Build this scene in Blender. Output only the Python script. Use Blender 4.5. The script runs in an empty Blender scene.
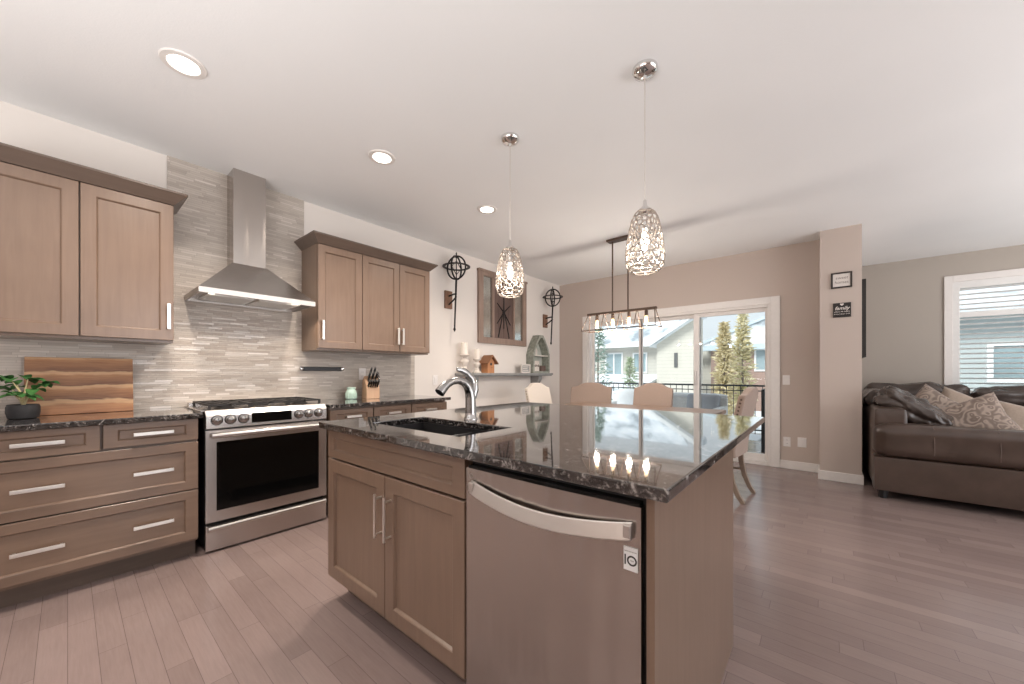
import bpy, bmesh, math, random
from mathutils import Vector, Matrix, noise
PI = math.pi
sc = bpy.context.scene
COL = sc.collection
rnd = random.Random(7)

# ------------------------------------------------------------------ camera
H = 2.7234                       # ceiling height
cam_d = bpy.data.cameras.new('camera')
cam = bpy.data.objects.new('camera', cam_d); COL.objects.link(cam)
cam.location = (0, 0, 1.1644)
cam.rotation_euler = (PI/2, 0, 0.6967)
cam_d.sensor_width = 36.0
cam_d.lens = 371.7822/1024*36.0
cam_d.shift_y = (373.0784-342.0)/1024
cam_d.clip_start = 0.02; cam_d.clip_end = 300
sc.camera = cam

# ------------------------------------------------------------------ colour management
sc.view_settings.view_transform = 'Standard'
sc.view_settings.look = 'None'
sc.view_settings.gamma = 1.0
sc.view_settings.use_curve_mapping = False
sc.view_settings.exposure = 0.0

# ------------------------------------------------------------------ world: bright overcast winter sky
world = bpy.data.worlds.new('overcast_sky'); sc.world = world
world.use_nodes = True
wn = world.node_tree; wn.nodes.clear()
w_out = wn.nodes.new('ShaderNodeOutputWorld'); w_bg = wn.nodes.new('ShaderNodeBackground')
w_tc = wn.nodes.new('ShaderNodeTexCoord'); w_sep = wn.nodes.new('ShaderNodeSeparateXYZ')
w_ramp = wn.nodes.new('ShaderNodeValToRGB')
w_noise = wn.nodes.new('ShaderNodeTexNoise'); w_noise.inputs['Scale'].default_value = 3.0
w_mix = wn.nodes.new('ShaderNodeMix'); w_mix.data_type = 'RGBA'
wn.links.new(w_tc.outputs['Generated'], w_sep.inputs[0]); wn.links.new(w_tc.outputs['Generated'], w_noise.inputs['Vector'])
wn.links.new(w_sep.outputs['Z'], w_ramp.inputs[0])
w_ramp.color_ramp.elements[0].position = 0.0; w_ramp.color_ramp.elements[0].color = (0.80, 0.86, 0.90, 1)
w_ramp.color_ramp.elements[1].position = 0.6; w_ramp.color_ramp.elements[1].color = (0.74, 0.82, 0.89, 1)
wn.links.new(w_noise.outputs['Fac'], w_mix.inputs[0])
wn.links.new(w_ramp.outputs[0], w_mix.inputs[6]); w_mix.inputs[7].default_value = (0.86, 0.89, 0.91, 1)
wn.links.new(w_mix.outputs[2], w_bg.inputs[0]); w_bg.inputs[1].default_value = 1.12
wn.links.new(w_bg.outputs[0], w_out.inputs[0])

# ------------------------------------------------------------------ large lights
def area(name, loc, rot, sx, sy, power, col):
    d = bpy.data.lights.new(name, 'AREA'); d.shape = 'RECTANGLE'; d.size = sx; d.size_y = sy
    d.energy = power; d.color = col
    o = bpy.data.objects.new(name, d); COL.objects.link(o); o.location = loc; o.rotation_euler = rot
    return o
# added fill lamp inside the unseen right-wall opening, standing in for daylight
area('side_fill_lamp', (4.85, 2.6, 1.5), (PI/2, 0, PI/2), 4.6, 1.9, 115, (0.97, 0.97, 1.0))
# photographer's bounce flash, aimed at the ceiling behind the camera
area('bounce_flash', (-0.45, -1.55, 1.0), (PI, 0, 0), 2.6, 2.0, 122, (1.0, 0.985, 0.97))
area('ceiling_fill_dining', (3.2, 2.6, 0.95), (PI, 0, 0), 2.2, 2.6, 62, (1.0, 0.985, 0.97))  # extra upward fill lamp, added out of view to lift the far ceiling

sun_d = bpy.data.lights.new('facade_fill_sun', 'SUN'); sun_d.energy = 3.8; sun_d.angle = math.radians(25); sun_d.color = (1.0, 0.98, 0.95)  # soft sun added to brighten the outdoor facades under an overcast sky
sun = bpy.data.objects.new('facade_fill_sun', sun_d); COL.objects.link(sun)
sun.rotation_euler = (math.radians(48), 0, math.radians(-18))

area('ceiling_fill_living', (3.8, 5.4, 0.65), (PI, 0, 0), 1.4, 1.8, 70, (1.0, 0.97, 0.94))  # added fill lamp out of view, brightens the living-room ceiling

# ------------------------------------------------------------------ materials
def new_mat(name):
    m = bpy.data.materials.new(name); m.use_nodes = True
    nt = m.node_tree
    b = nt.nodes['Principled BSDF']
    return m, nt, b
def N(nt, t, **kw):
    n = nt.nodes.new(t)
    for k, v in kw.items(): setattr(n, k, v)
    return n
def math_n(nt, op, a, b=None, c=None):
    n = N(nt, 'ShaderNodeMath', operation=op)
    for i, v in enumerate((a, b, c)):
        if v is None: continue
        if isinstance(v, (int, float)): n.inputs[i].default_value = v
        else: nt.links.new(v, n.inputs[i])
    return n.outputs[0]
def ramp(nt, fac, stops, interp='LINEAR'):
    r = N(nt, 'ShaderNodeValToRGB'); cr = r.color_ramp; cr.interpolation = interp
    while len(cr.elements) < len(stops): cr.elements.new(0.5)
    for e, (p, c) in zip(cr.elements, stops):
        e.position = p; e.color = (c[0], c[1], c[2], 1)
    nt.links.new(fac, r.inputs[0]); return r.outputs[0]
def noise_n(nt, vec, scale, detail=4, rough=0.55, dist=0.0):
    n = N(nt, 'ShaderNodeTexNoise'); n.inputs['Scale'].default_value = scale
    n.inputs['Detail'].default_value = detail; n.inputs['Roughness'].default_value = rough
    n.inputs['Distortion'].default_value = dist
    if vec is not None: nt.links.new(vec, n.inputs['Vector'])
    return n.outputs['Fac']
def mapping(nt, src, scale=(1, 1, 1), rot=(0, 0, 0)):
    m = N(nt, 'ShaderNodeMapping'); m.inputs['Scale'].default_value = scale; m.inputs['Rotation'].default_value = rot
    nt.links.new(src, m.inputs['Vector']); return m.outputs[0]
def objco(nt): return N(nt, 'ShaderNodeTexCoord').outputs['Object']
def geopos(nt): return N(nt, 'ShaderNodeNewGeometry').outputs['Position']
def bump(nt, b, h, strength, dist=0.002):
    n = N(nt, 'ShaderNodeBump'); n.inputs['Strength'].default_value = strength; n.inputs['Distance'].default_value = dist
    nt.links.new(h, n.inputs['Height']); nt.links.new(n.outputs[0], b.inputs['Normal'])
def mixc(nt, fac, a, b, blend='MIX'):
    n = N(nt, 'ShaderNodeMix', data_type='RGBA', blend_type=blend)
    for i, v in ((0, fac), (6, a), (7, b)):
        if isinstance(v, (int, float)): n.inputs[i].default_value = v
        elif isinstance(v, tuple): n.inputs[i].default_value = (v[0], v[1], v[2], 1)
        else: nt.links.new(v, n.inputs[i])
    return n.outputs[2]

def m_plain(name, col, rough=0.5, metal=0.0, var=0.08, scale=30, bmp=0.0, spec=0.5, coat=0.0, emit=None, sheen=0.0):
    """One paint, plastic, metal or cloth with slight procedural variation."""
    m, nt, b = new_mat(name)
    co = objco(nt); nz = noise_n(nt, co, scale)
    lo = tuple(c*(1-var) for c in col); hi = tuple(min(1, c*(1+var)) for c in col)
    nt.links.new(ramp(nt, nz, [(0.3, lo), (0.7, hi)]), b.inputs['Base Color'])
    b.inputs['Roughness'].default_value = rough; b.inputs['Metallic'].default_value = metal
    b.inputs['Specular IOR Level'].default_value = spec
    b.inputs['Coat Weight'].default_value = coat; b.inputs['Coat Roughness'].default_value = 0.08
    b.inputs['Sheen Weight'].default_value = sheen
    if bmp: bump(nt, b, nz, bmp, 0.003)
    if emit:
        b.inputs['Emission Color'].default_value = (*emit[0], 1); b.inputs['Emission Strength'].default_value = emit[1]
    return m
def m_wood(name, c0, c1, rough=0.35, axis='Z', scale=9.0, stretch=14, bmp=0.05, spec=0.5, coat=0.0):
    m, nt, b = new_mat(name)
    s = {'X': (1/stretch*scale, scale, scale), 'Y': (scale, 1/stretch*scale, scale), 'Z': (scale, scale, 1/stretch*scale)}[axis]
    co = mapping(nt, objco(nt), s)
    nz = noise_n(nt, co, 4.0, 6, 0.6, 0.6)
    big = noise_n(nt, objco(nt), 3.0, 2)
    col = ramp(nt, nz, [(0.25, c0), (0.75, c1)])
    col = mixc(nt, 0.35, col, ramp(nt, big, [(0.3, c0), (0.7, c1)]))
    nt.links.new(col, b.inputs['Base Color']); b.inputs['Roughness'].default_value = rough
    b.inputs['Specular IOR Level'].default_value = spec; b.inputs['Coat Weight'].default_value = coat; b.inputs['Coat Roughness'].default_value = 0.22
    if bmp: bump(nt, b, nz, bmp, 0.001)
    return m
def plank_random(nt, u, v, row_h, length, gap):
    row = math_n(nt, 'FLOOR', math_n(nt, 'DIVIDE', v, row_h))
    fv = math_n(nt, 'FRACT', math_n(nt, 'DIVIDE', v, row_h))
    wn1 = N(nt, 'ShaderNodeTexWhiteNoise', noise_dimensions='1D'); nt.links.new(row, wn1.inputs['W'])
    rr = wn1.outputs['Value']
    ln = math_n(nt, 'MULTIPLY_ADD', rr, 0.7*length, 0.65*length)
    uu = math_n(nt, 'ADD', math_n(nt, 'DIVIDE', u, ln), math_n(nt, 'MULTIPLY', rr, 37.7))
    colm = math_n(nt, 'FLOOR', uu); fu = math_n(nt, 'FRACT', uu)
    cx = N(nt, 'ShaderNodeCombineXYZ'); nt.links.new(row, cx.inputs[0]); nt.links.new(colm, cx.inputs[1])
    wn2 = N(nt, 'ShaderNodeTexWhiteNoise', noise_dimensions='2D'); nt.links.new(cx.outputs[0], wn2.inputs['Vector'])
    ev = math_n(nt, 'MULTIPLY', math_n(nt, 'MINIMUM', fv, math_n(nt, 'SUBTRACT', 1.0, fv)), row_h)
    eu = math_n(nt, 'MULTIPLY', math_n(nt, 'MINIMUM', fu, math_n(nt, 'SUBTRACT', 1.0, fu)), ln)
    e = math_n(nt, 'MINIMUM', eu, ev)
    line = math_n(nt, 'LESS_THAN', e, gap)
    return wn2.outputs['Value'], wn2.outputs['Color'], line
def m_floor():
    m, nt, b = new_mat('hardwood_floor_planks')
    p = geopos(nt); sp = N(nt, 'ShaderNodeSeparateXYZ'); nt.links.new(p, sp.inputs[0])
    r, rc, line = plank_random(nt, sp.outputs['X'], sp.outputs['Y'], 0.0825, 0.85, 0.0011)
    grain = noise_n(nt, mapping(nt, p, (1.6, 22, 1)), 5.0, 5, 0.6, 0.4)
    blotch = noise_n(nt, p, 2.5, 3)
    base = ramp(nt, r, [(0.0, (0.215, 0.158, 0.145)), (0.5, (0.250, 0.186, 0.171)), (1.0, (0.285, 0.213, 0.197))])
    base = mixc(nt, 0.16, base, ramp(nt, grain, [(0.3, (0.15, 0.108, 0.098)), (0.7, (0.36, 0.28, 0.26))]))
    base = mixc(nt, 0.18, base, ramp(nt, blotch, [(0.3, (0.20, 0.148, 0.135)), (0.7, (0.31, 0.235, 0.215))]))
    base = mixc(nt, math_n(nt, 'MULTIPLY', line, 0.5), base, (0.05, 0.036, 0.033))
    nt.links.new(base, b.inputs['Base Color'])
    nt.links.new(math_n(nt, 'MULTIPLY_ADD', grain, 0.12, 0.14), b.inputs['Roughness'])
    hgt = math_n(nt, 'SUBTRACT', math_n(nt, 'MULTIPLY', r, 0.25), line)
    hgt = math_n(nt, 'ADD', hgt, math_n(nt, 'MULTIPLY', grain, 0.35))
    bump(nt, b, hgt, 0.07, 0.002)
    return m
def m_tile():
    m, nt, b = new_mat('linear_glass_mosaic')
    p = geopos(nt); sp = N(nt, 'ShaderNodeSeparateXYZ'); nt.links.new(p, sp.inputs[0])
    r, rc, line = plank_random(nt, sp.outputs['Y'], sp.outputs['Z'], 0.0155, 0.13, 0.0009)
    base = ramp(nt, r, [(0.0, (0.43, 0.375, 0.33)), (0.35, (0.485, 0.43, 0.38)), (0.8, (0.53, 0.475, 0.42)), (1.0, (0.66, 0.60, 0.55))])
    base = mixc(nt, math_n(nt, 'MULTIPLY', line, 0.7), base, (0.33, 0.29, 0.25))
    nt.links.new(base, b.inputs['Base Color'])
    nt.links.new(ramp(nt, r, [(0.0, (0.5,)*3), (0.6, (0.38,)*3), (0.85, (0.25,)*3), (1.0, (0.12,)*3)]), b.inputs['Roughness'])
    spc = N(nt, 'ShaderNodeSeparateColor'); nt.links.new(rc, spc.inputs[0])
    hgt = math_n(nt, 'SUBTRACT', math_n(nt, 'MULTIPLY', spc.outputs[1], 0.6), line)
    bump(nt, b, hgt, 0.4, 0.003)
    return m
def m_granite():
    m, nt, b = new_mat('polished_dark_granite')
    p = geopos(nt)
    n1 = noise_n(nt, p, 26, 6, 0.7, 0.8); n2 = noise_n(nt, p, 9, 4, 0.6, 1.2); n3 = noise_n(nt, p, 90, 3, 0.6)
    v = N(nt, 'ShaderNodeTexVoronoi'); v.inputs['Scale'].default_value = 60; nt.links.new(p, v.inputs['Vector'])
    c = ramp(nt, n1, [(0.40, (0.004, 0.004, 0.004)), (0.52, (0.012, 0.010, 0.010)), (0.59, (0.06, 0.053, 0.05)), (0.67, (0.40, 0.375, 0.36))])
    c = mixc(nt, ramp(nt, n2, [(0.45, (0,)*3), (0.68, (0.4,)*3)]), c, (0.09, 0.076, 0.07))
    c = mixc(nt, ramp(nt, n3, [(0.57, (0,)*3), (0.68, (0.6,)*3)]), c, (0.36, 0.33, 0.31))
    c = mixc(nt, ramp(nt, v.outputs['Distance'], [(0.0, (0.6,)*3), (0.35, (0,)*3)]), c, (0.016, 0.015, 0.016))
    nt.links.new(c, b.inputs['Base Color'])
    bump(nt, b, n1, 0.02, 0.002)
    b.inputs['Roughness'].default_value = 0.05; b.inputs['IOR'].default_value = 1.75
    b.inputs['Coat Weight'].default_value = 0.55; b.inputs['Coat Roughness'].default_value = 0.02
    return m
def m_steel(name, col=(0.56, 0.53, 0.51), rough=0.27, axis='X'):
    m, nt, b = new_mat(name)
    s = {'X': (1, 60, 60), 'Y': (60, 1, 60), 'Z': (60, 60, 1)}[axis]
    nz = noise_n(nt, mapping(nt, objco(nt), s), 14, 3)
    nt.links.new(ramp(nt, nz, [(0.3, tuple(c*0.985 for c in col)), (0.7, col)]), b.inputs['Base Color'])
    b.inputs['Metallic'].default_value = 1.0
    nt.links.new(math_n(nt, 'MULTIPLY_ADD', nz, 0.012, rough-0.006), b.inputs['Roughness'])
    wav = noise_n(nt, mapping(nt, objco(nt), (8, 8, 0.22) if axis == 'Z' else (1.5, 1.5, 1.5)), 1.0, 2)
    bump(nt, b, wav, 0.7 if axis == 'Z' else 0.06, 0.02)
    return m
def m_plaster(name, col, bmp=0.12, sc_=120):
    m, nt, b = new_mat(name)
    p = geopos(nt); nz = noise_n(nt, p, sc_, 3); big = noise_n(nt, p, 0.9, 2)
    nt.links.new(ramp(nt, big, [(0.3, tuple(c*0.98 for c in col)), (0.7, tuple(min(1, c*1.02) for c in col))]), b.inputs['Base Color'])
    b.inputs['Roughness'].default_value = 0.7; b.inputs['Specular IOR Level'].default_value = 0.25
    bump(nt, b, nz, bmp, 0.002)
    return m
def m_glass(name, tint=(0.93, 0.96, 0.97)):
    m = bpy.data.materials.new(name); m.use_nodes = True; nt = m.node_tree; nt.nodes.clear()
    o = N(nt, 'ShaderNodeOutputMaterial'); t = N(nt, 'ShaderNodeBsdfTransparent'); g = N(nt, 'ShaderNodeBsdfGlossy')
    g.inputs['Roughness'].default_value = 0.01
    t.inputs[0].default_value = (*tint, 1)
    f = N(nt, 'ShaderNodeFresnel'); f.inputs['IOR'].default_value = 1.35
    nz = noise_n(nt, objco(nt), 3.0, 2)
    fac = math_n(nt, 'MULTIPLY', f.outputs[0], math_n(nt, 'MULTIPLY_ADD', nz, 0.2, 0.7))
    mx = N(nt, 'ShaderNodeMixShader'); nt.links.new(fac, mx.inputs[0]); nt.links.new(t.outputs[0], mx.inputs[1]); nt.links.new(g.outputs[0], mx.inputs[2])
    nt.links.new(mx.outputs[0], o.inputs[0]); return m
def m_leather(name, c0, c1, rough=0.36):
    m, nt, b = new_mat(name)
    co = objco(nt); nz = noise_n(nt, co, 6, 3); v = N(nt, 'ShaderNodeTexVoronoi'); v.inputs['Scale'].default_value = 160; nt.links.new(co, v.inputs['Vector'])
    nt.links.new(ramp(nt, nz, [(0.3, c0), (0.7, c1)]), b.inputs['Base Color'])
    b.inputs['Roughness'].default_value = rough
    bump(nt, b, v.outputs['Distance'], 0.12, 0.001); return m
def m_paisley(name, c0, c1, c2):
    m, nt, b = new_mat(name)
    co = objco(nt)
    v = N(nt, 'ShaderNodeTexVoronoi', feature='SMOOTH_F1'); v.inputs['Scale'].default_value = 15
    nd = N(nt, 'ShaderNodeTexNoise'); nd.inputs['Scale'].default_value = 7; nt.links.new(co, nd.inputs['Vector'])
    va = N(nt, 'ShaderNodeVectorMath', operation='MULTIPLY_ADD'); nt.links.new(nd.outputs['Color'], va.inputs[0]); va.inputs[1].default_value = (0.12,)*3; nt.links.new(co, va.inputs[2])
    nt.links.new(va.outputs[0], v.inputs['Vector'])
    wv = math_n(nt, 'SINE', math_n(nt, 'MULTIPLY', v.outputs['Distance'], 26.0))
    nt.links.new(ramp(nt, math_n(nt, 'MULTIPLY_ADD', wv, 0.5, 0.5), [(0.1, c0), (0.5, c1), (0.9, c2)]), b.inputs['Base Color'])
    b.inputs['Roughness'].default_value = 0.75; b.inputs['Sheen Weight'].default_value = 0.2
    return m
def m_siding(name, col, step=0.18, rough=0.7, dark=0.7):
    m, nt, b = new_mat(name)
    p = geopos(nt); sp = N(nt, 'ShaderNodeSeparateXYZ'); nt.links.new(p, sp.inputs[0])
    f = math_n(nt, 'FRACT', math_n(nt, 'DIVIDE', sp.outputs['Z'], step))
    nz = noise_n(nt, p, 1.5, 3)
    c = ramp(nt, nz, [(0.3, tuple(q*0.95 for q in col)), (0.7, col)])
    c = mixc(nt, math_n(nt, 'MULTIPLY', math_n(nt, 'LESS_THAN', f, 0.12), 0.5), c, tuple(q*dark for q in col))
    nt.links.new(c, b.inputs['Base Color']); b.inputs['Roughness'].default_value = rough
    bump(nt, b, f, 0.4, 0.02); return m
def m_snow():
    m, nt, b = new_mat('snow')
    p = geopos(nt); nz = noise_n(nt, p, 1.2, 5)
    nt.links.new(ramp(nt, nz, [(0.3, (0.78, 0.82, 0.86)), (0.7, (0.90, 0.91, 0.92))]), b.inputs['Base Color'])
    b.inputs['Roughness'].default_value = 0.8; b.inputs['Specular IOR Level'].default_value = 0.2
    bump(nt, b, nz, 0.5, 0.08); return m
def m_roof():
    m, nt, b = new_mat('snow_dusted_shingles')
    p = geopos(nt); nz = noise_n(nt, p, 0.7, 5, 0.6)
    nt.links.new(ramp(nt, nz, [(0.36, (0.33, 0.37, 0.40)), (0.46, (0.66, 0.71, 0.75)), (0.6, (0.86, 0.88, 0.90))]), b.inputs['Base Color'])
    b.inputs['Roughness'].default_value = 0.8; return m
def m_foliage(name, c0, c1, c2):
    m, nt, b = new_mat(name)
    p = geopos(nt); nz = noise_n(nt, p, 7, 4, 0.7)
    nt.links.new(ramp(nt, nz, [(0.3, c0), (0.52, c1), (0.7, c2)]), b.inputs['Base Color']); b.inputs['Roughness'].default_value = 0.7
    return m
def m_board():
    m, nt, b = new_mat('striped_acacia')
    co = objco(nt); sp = N(nt, 'ShaderNodeSeparateXYZ'); nt.links.new(co, sp.inputs[0])
    wob = noise_n(nt, mapping(nt, co, (1, 2.5, 6)), 2.2, 3)
    zz = math_n(nt, 'ADD', sp.outputs['Z'], math_n(nt, 'MULTIPLY', math_n(nt, 'SUBTRACT', wob, 0.5), 0.06))
    band = math_n(nt, 'FRACT', math_n(nt, 'DIVIDE', zz, 0.091))
    gr = noise_n(nt, mapping(nt, co, (10, 3.0, 60)), 2.0, 5, 0.6, 1.0)
    c = ramp(nt, band, [(0.0, (0.17, 0.062, 0.024)), (0.4, (0.32, 0.135, 0.055)), (0.62, (0.44, 0.21, 0.09)), (0.7, (0.66, 0.41, 0.22)), (0.86, (0.68, 0.43, 0.235)), (0.93, (0.11, 0.038, 0.015)), (1.0, (0.17, 0.062, 0.024))])
    c = mixc(nt, 0.35, c, ramp(nt, gr, [(0.3, (0.16, 0.06, 0.024)), (0.7, (0.52, 0.28, 0.13))]))
    nt.links.new(c, b.inputs['Base Color']); b.inputs['Roughness'].default_value = 0.4
    return m
def m_emit(name, col, strength):
    m, nt, b = new_mat(name)
    b.inputs['Base Color'].default_value = (*col, 1); b.inputs['Roughness'].default_value = 0.4
    nz = noise_n(nt, objco(nt), 20, 2)
    nt.links.new(ramp(nt, nz, [(0, tuple(c*0.95 for c in col)), (1, col)]), b.inputs['Emission Color'])
    b.inputs['Emission Strength'].default_value = strength; return m

CAB0, CAB1 = (0.160, 0.101, 0.068), (0.218, 0.144, 0.102)
MT = dict(
 floor=m_floor(), tile=m_tile(), granite=m_granite(), board=m_board(), snow=m_snow(), roof=m_roof(),
 ceiling=m_plaster('textured_white_ceiling', (0.875, 0.88, 0.882), 0.3, 90),
 wall_light=m_plaster('warm_white_wall_paint', (0.77, 0.72, 0.675)),
 wall=m_plaster('taupe_wall_paint', (0.54, 0.46, 0.41)),
 wall_grey=m_plaster('greige_wall_paint', (0.44, 0.395, 0.35)),
 trim=m_plain('white_trim_paint', (0.80, 0.765, 0.735), 0.4, var=0.02),
 cab=m_wood('taupe_stained_maple', CAB0, CAB1, 0.33, 'Z', coat=0.4),
 cab_h=m_wood('taupe_stained_maple_sideways', CAB0, CAB1, 0.33, 'Y', coat=0.4),
 cab_x=m_wood('taupe_stained_maple_crossways', CAB0, CAB1, 0.33, 'X', coat=0.4),
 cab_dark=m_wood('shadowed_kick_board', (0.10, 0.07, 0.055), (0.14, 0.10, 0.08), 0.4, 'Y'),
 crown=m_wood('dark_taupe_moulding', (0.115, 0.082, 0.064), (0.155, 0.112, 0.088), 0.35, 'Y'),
 steel=m_steel('brushed_stainless'), steel_y=m_steel('brushed_stainless_sideways', axis='Y'),
 steel_z=m_steel('brushed_stainless_upright', (0.50, 0.46, 0.43), 0.20, axis='Z'),
 steel_soft=m_steel('satin_stainless', (0.60, 0.56, 0.53), 0.42),
 chrome=m_plain('polished_chrome', (0.78, 0.77, 0.76), 0.08, 1.0, 0.03),
 nickel=m_plain('satin_nickel', (0.80, 0.77, 0.73), 0.28, 1.0, 0.04),
 faucet=m_plain('brushed_faucet_steel', (0.40, 0.39, 0.385), 0.22, 1.0, 0.04),
 black_gloss=m_plain('black_glass', (0.003, 0.003, 0.003), 0.06, var=0.02, spec=0.25),
 black=m_plain('black_plastic', (0.012, 0.012, 0.013), 0.45),
 black_metal=m_plain('black_wrought_iron', (0.022, 0.019, 0.018), 0.5, 0.6, 0.15, bmp=0.1),
 iron=m_plain('cast_iron_grate', (0.035, 0.032, 0.031), 0.55, 0.3, 0.15),
 composite=m_plain('black_composite_stone', (0.018, 0.017, 0.018), 0.4, scale=200),
 bronze=m_wood('bronze_wood_finish', (0.07, 0.042, 0.028), (0.14, 0.085, 0.055), 0.45, 'X'),
 bulb=m_emit('warm_filament_glow', (1.0, 0.66, 0.34), 2.6),
 bulb_white=m_emit('white_lamp_glow', (1.0, 0.92, 0.80), 4.0),
 downlight=m_emit('downlight_diffuser_glow', (1.0, 0.93, 0.84), 7.0),
 frosted=m_glass('clear_bulb_glass', (0.98, 0.95, 0.9)),
 glass=m_glass('clear_pane_glass'),
 crystal=m_plain('crystal_bead', (0.92, 0.90, 0.88), 0.06, 0.0, 0.03, spec=1.0),
 silver=m_plain('antique_silver_wire', (0.46, 0.405, 0.36), 0.42, 0.85, 0.1),
 plate=m_plain('white_switch_plastic', (0.80, 0.77, 0.75), 0.35, var=0.02),
 leather=m_leather('brown_leather', (0.050, 0.031, 0.023), (0.075, 0.049, 0.038), 0.32),
 leather_dk=m_leather('dark_crinkled_leather', (0.046, 0.034, 0.029), (0.075, 0.056, 0.048), 0.24),
 paisley=m_paisley('taupe_paisley_weave', (0.17, 0.125, 0.10), (0.235, 0.178, 0.145), (0.34, 0.265, 0.215)),
 seam=m_plain('stitched_seam', (0.13, 0.092, 0.076), 0.5),
 tan=m_plain('tan_cushion_cloth', (0.34, 0.265, 0.21), 0.8, scale=80, bmp=0.1, sheen=0.2),
 linen=m_plain('beige_linen', (0.35, 0.262, 0.215), 0.85, scale=150, bmp=0.15, sheen=0.2),
 linen_pale=m_plain('cream_linen', (0.64, 0.57, 0.50), 0.85, scale=150, bmp=0.15, sheen=0.2),
 oak=m_wood('weathered_oak', (0.19, 0.135, 0.10), (0.31, 0.235, 0.18), 0.5, 'Z'),
 oak_x=m_wood('weathered_oak_top', (0.16, 0.10, 0.07), (0.27, 0.18, 0.13), 0.4, 'X'),
 rustic=m_wood('rustic_wood_frame', (0.22, 0.15, 0.115), (0.36, 0.26, 0.21), 0.6, 'Z', bmp=0.2),
 rustic_dk=m_wood('dark_barn_board', (0.09, 0.055, 0.045), (0.19, 0.125, 0.105), 0.6, 'Z', bmp=0.2),
 block=m_wood('knife_block_wood', (0.50, 0.30, 0.18), (0.62, 0.41, 0.27), 0.45, 'Z'),
 block_dk=m_wood('sconce_block_wood', (0.17, 0.085, 0.05), (0.27, 0.145, 0.09), 0.5, 'Z'),
 birdwood=m_wood('orange_cedar', (0.40, 0.17, 0.07), (0.55, 0.26, 0.12), 0.6, 'Z'),
 birdroof=m_wood('dark_cedar_roof', (0.20, 0.085, 0.038), (0.32, 0.15, 0.07), 0.6, 'X'),
 shelf=m_plain('distressed_grey_paint', (0.27, 0.27, 0.265), 0.55, var=0.15, scale=14),
 green=m_plain('distressed_sage_paint', (0.30, 0.315, 0.27), 0.65, var=0.3, scale=25),
 sage_pale=m_plain('pale_sage_paint', (0.47, 0.49, 0.44), 0.65, var=0.12, scale=12),
 ivory=m_plain('ivory_ceramic', (0.70, 0.64, 0.58), 0.4, var=0.06),
 wax=m_plain('cream_wax', (0.78, 0.72, 0.65), 0.5, var=0.03),
 mint=m_plain('mint_glaze', (0.50, 0.67, 0.58), 0.3, var=0.05),
 pot=m_plain('charcoal_ceramic', (0.017, 0.016, 0.018), 0.65, var=0.2),
 soil=m_plain('potting_soil', (0.03, 0.02, 0.014), 0.9, var=0.4, scale=60),
 leaf=m_foliage('glossy_green_leaf', (0.012, 0.06, 0.012), (0.03, 0.12, 0.022), (0.07, 0.22, 0.05)),
 stem=m_plain('pale_stem', (0.62, 0.52, 0.30), 0.6),
 paper=m_plain('white_print', (0.70, 0.65, 0.61), 0.6, var=0.03),
 ink=m_plain('dark_ink', (0.03, 0.025, 0.022), 0.6),
 ink_grey=m_plain('grey_ink', (0.22, 0.18, 0.16), 0.6),
 chalk=m_plain('white_chalk_ink', (0.72, 0.66, 0.62), 0.6),
 sign_black=m_plain('black_sign_board', (0.012, 0.009, 0.008), 0.5),
 frame_black=m_plain('dark_brown_frame', (0.02, 0.013, 0.010), 0.4),
 sticker=m_plain('white_sticker', (0.78, 0.77, 0.77), 0.4, var=0.01),
 emblem=m_plain('grey_emblem', (0.45, 0.43, 0.42), 0.3, 0.8),
 mirror=m_plain('aged_mirror_pane', (0.50, 0.50, 0.47), 0.16, 0.85, 0.15, 6),
 louvre=m_plain('white_louvre_paint', (0.80, 0.79, 0.77), 0.45, var=0.02),
 cream_siding=m_siding('cream_lap_siding', (0.66, 0.62, 0.54)),
 tan_siding=m_siding('tan_lap_siding', (0.56, 0.53, 0.47)),
 brick=m_siding('brown_brick_cladding', (0.40, 0.27, 0.22), 0.12),
 blue_siding=m_siding('blue_grey_siding', (0.52, 0.56, 0.55), 0.2),
 fascia=m_plain('pale_blue_fascia', (0.55, 0.64, 0.68), 0.5),
 white_out=m_plain('white_exterior_trim', (0.80, 0.80, 0.79), 0.5),
 win_glass=m_plain('house_window_glass', (0.30, 0.38, 0.40), 0.1, var=0.15, scale=1.2),
 vent=m_plain('dark_vent_slats', (0.12, 0.12, 0.12), 0.5),
 deck=m_wood('grey_deck_boards', (0.48, 0.45, 0.43), (0.70, 0.67, 0.65), 0.7, 'X'),
 rail=m_plain('black_rail_metal', (0.045, 0.05, 0.055), 0.5, 0.3),
 larch=m_foliage('golden_larch_needles', (0.40, 0.33, 0.17), (0.60, 0.50, 0.29), (0.82, 0.75, 0.54)),
 larch_pale=m_foliage('pale_larch_needles', (0.42, 0.38, 0.20), (0.66, 0.58, 0.34), (0.84, 0.80, 0.66)),
 spruce=m_foliage('snowy_spruce_needles', (0.14, 0.22, 0.17), (0.32, 0.40, 0.33), (0.80, 0.85, 0.85)),
 shrub=m_foliage('frosted_shrub_leaves', (0.22, 0.28, 0.17), (0.42, 0.48, 0.32), (0.8, 0.83, 0.75)),
 bark=m_plain('grey_bark', (0.24, 0.20, 0.16), 0.85, var=0.3),
 outdoor_grey=m_plain('grey_outdoor_cloth', (0.42, 0.44, 0.48), 0.85, scale=80),
)

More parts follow.
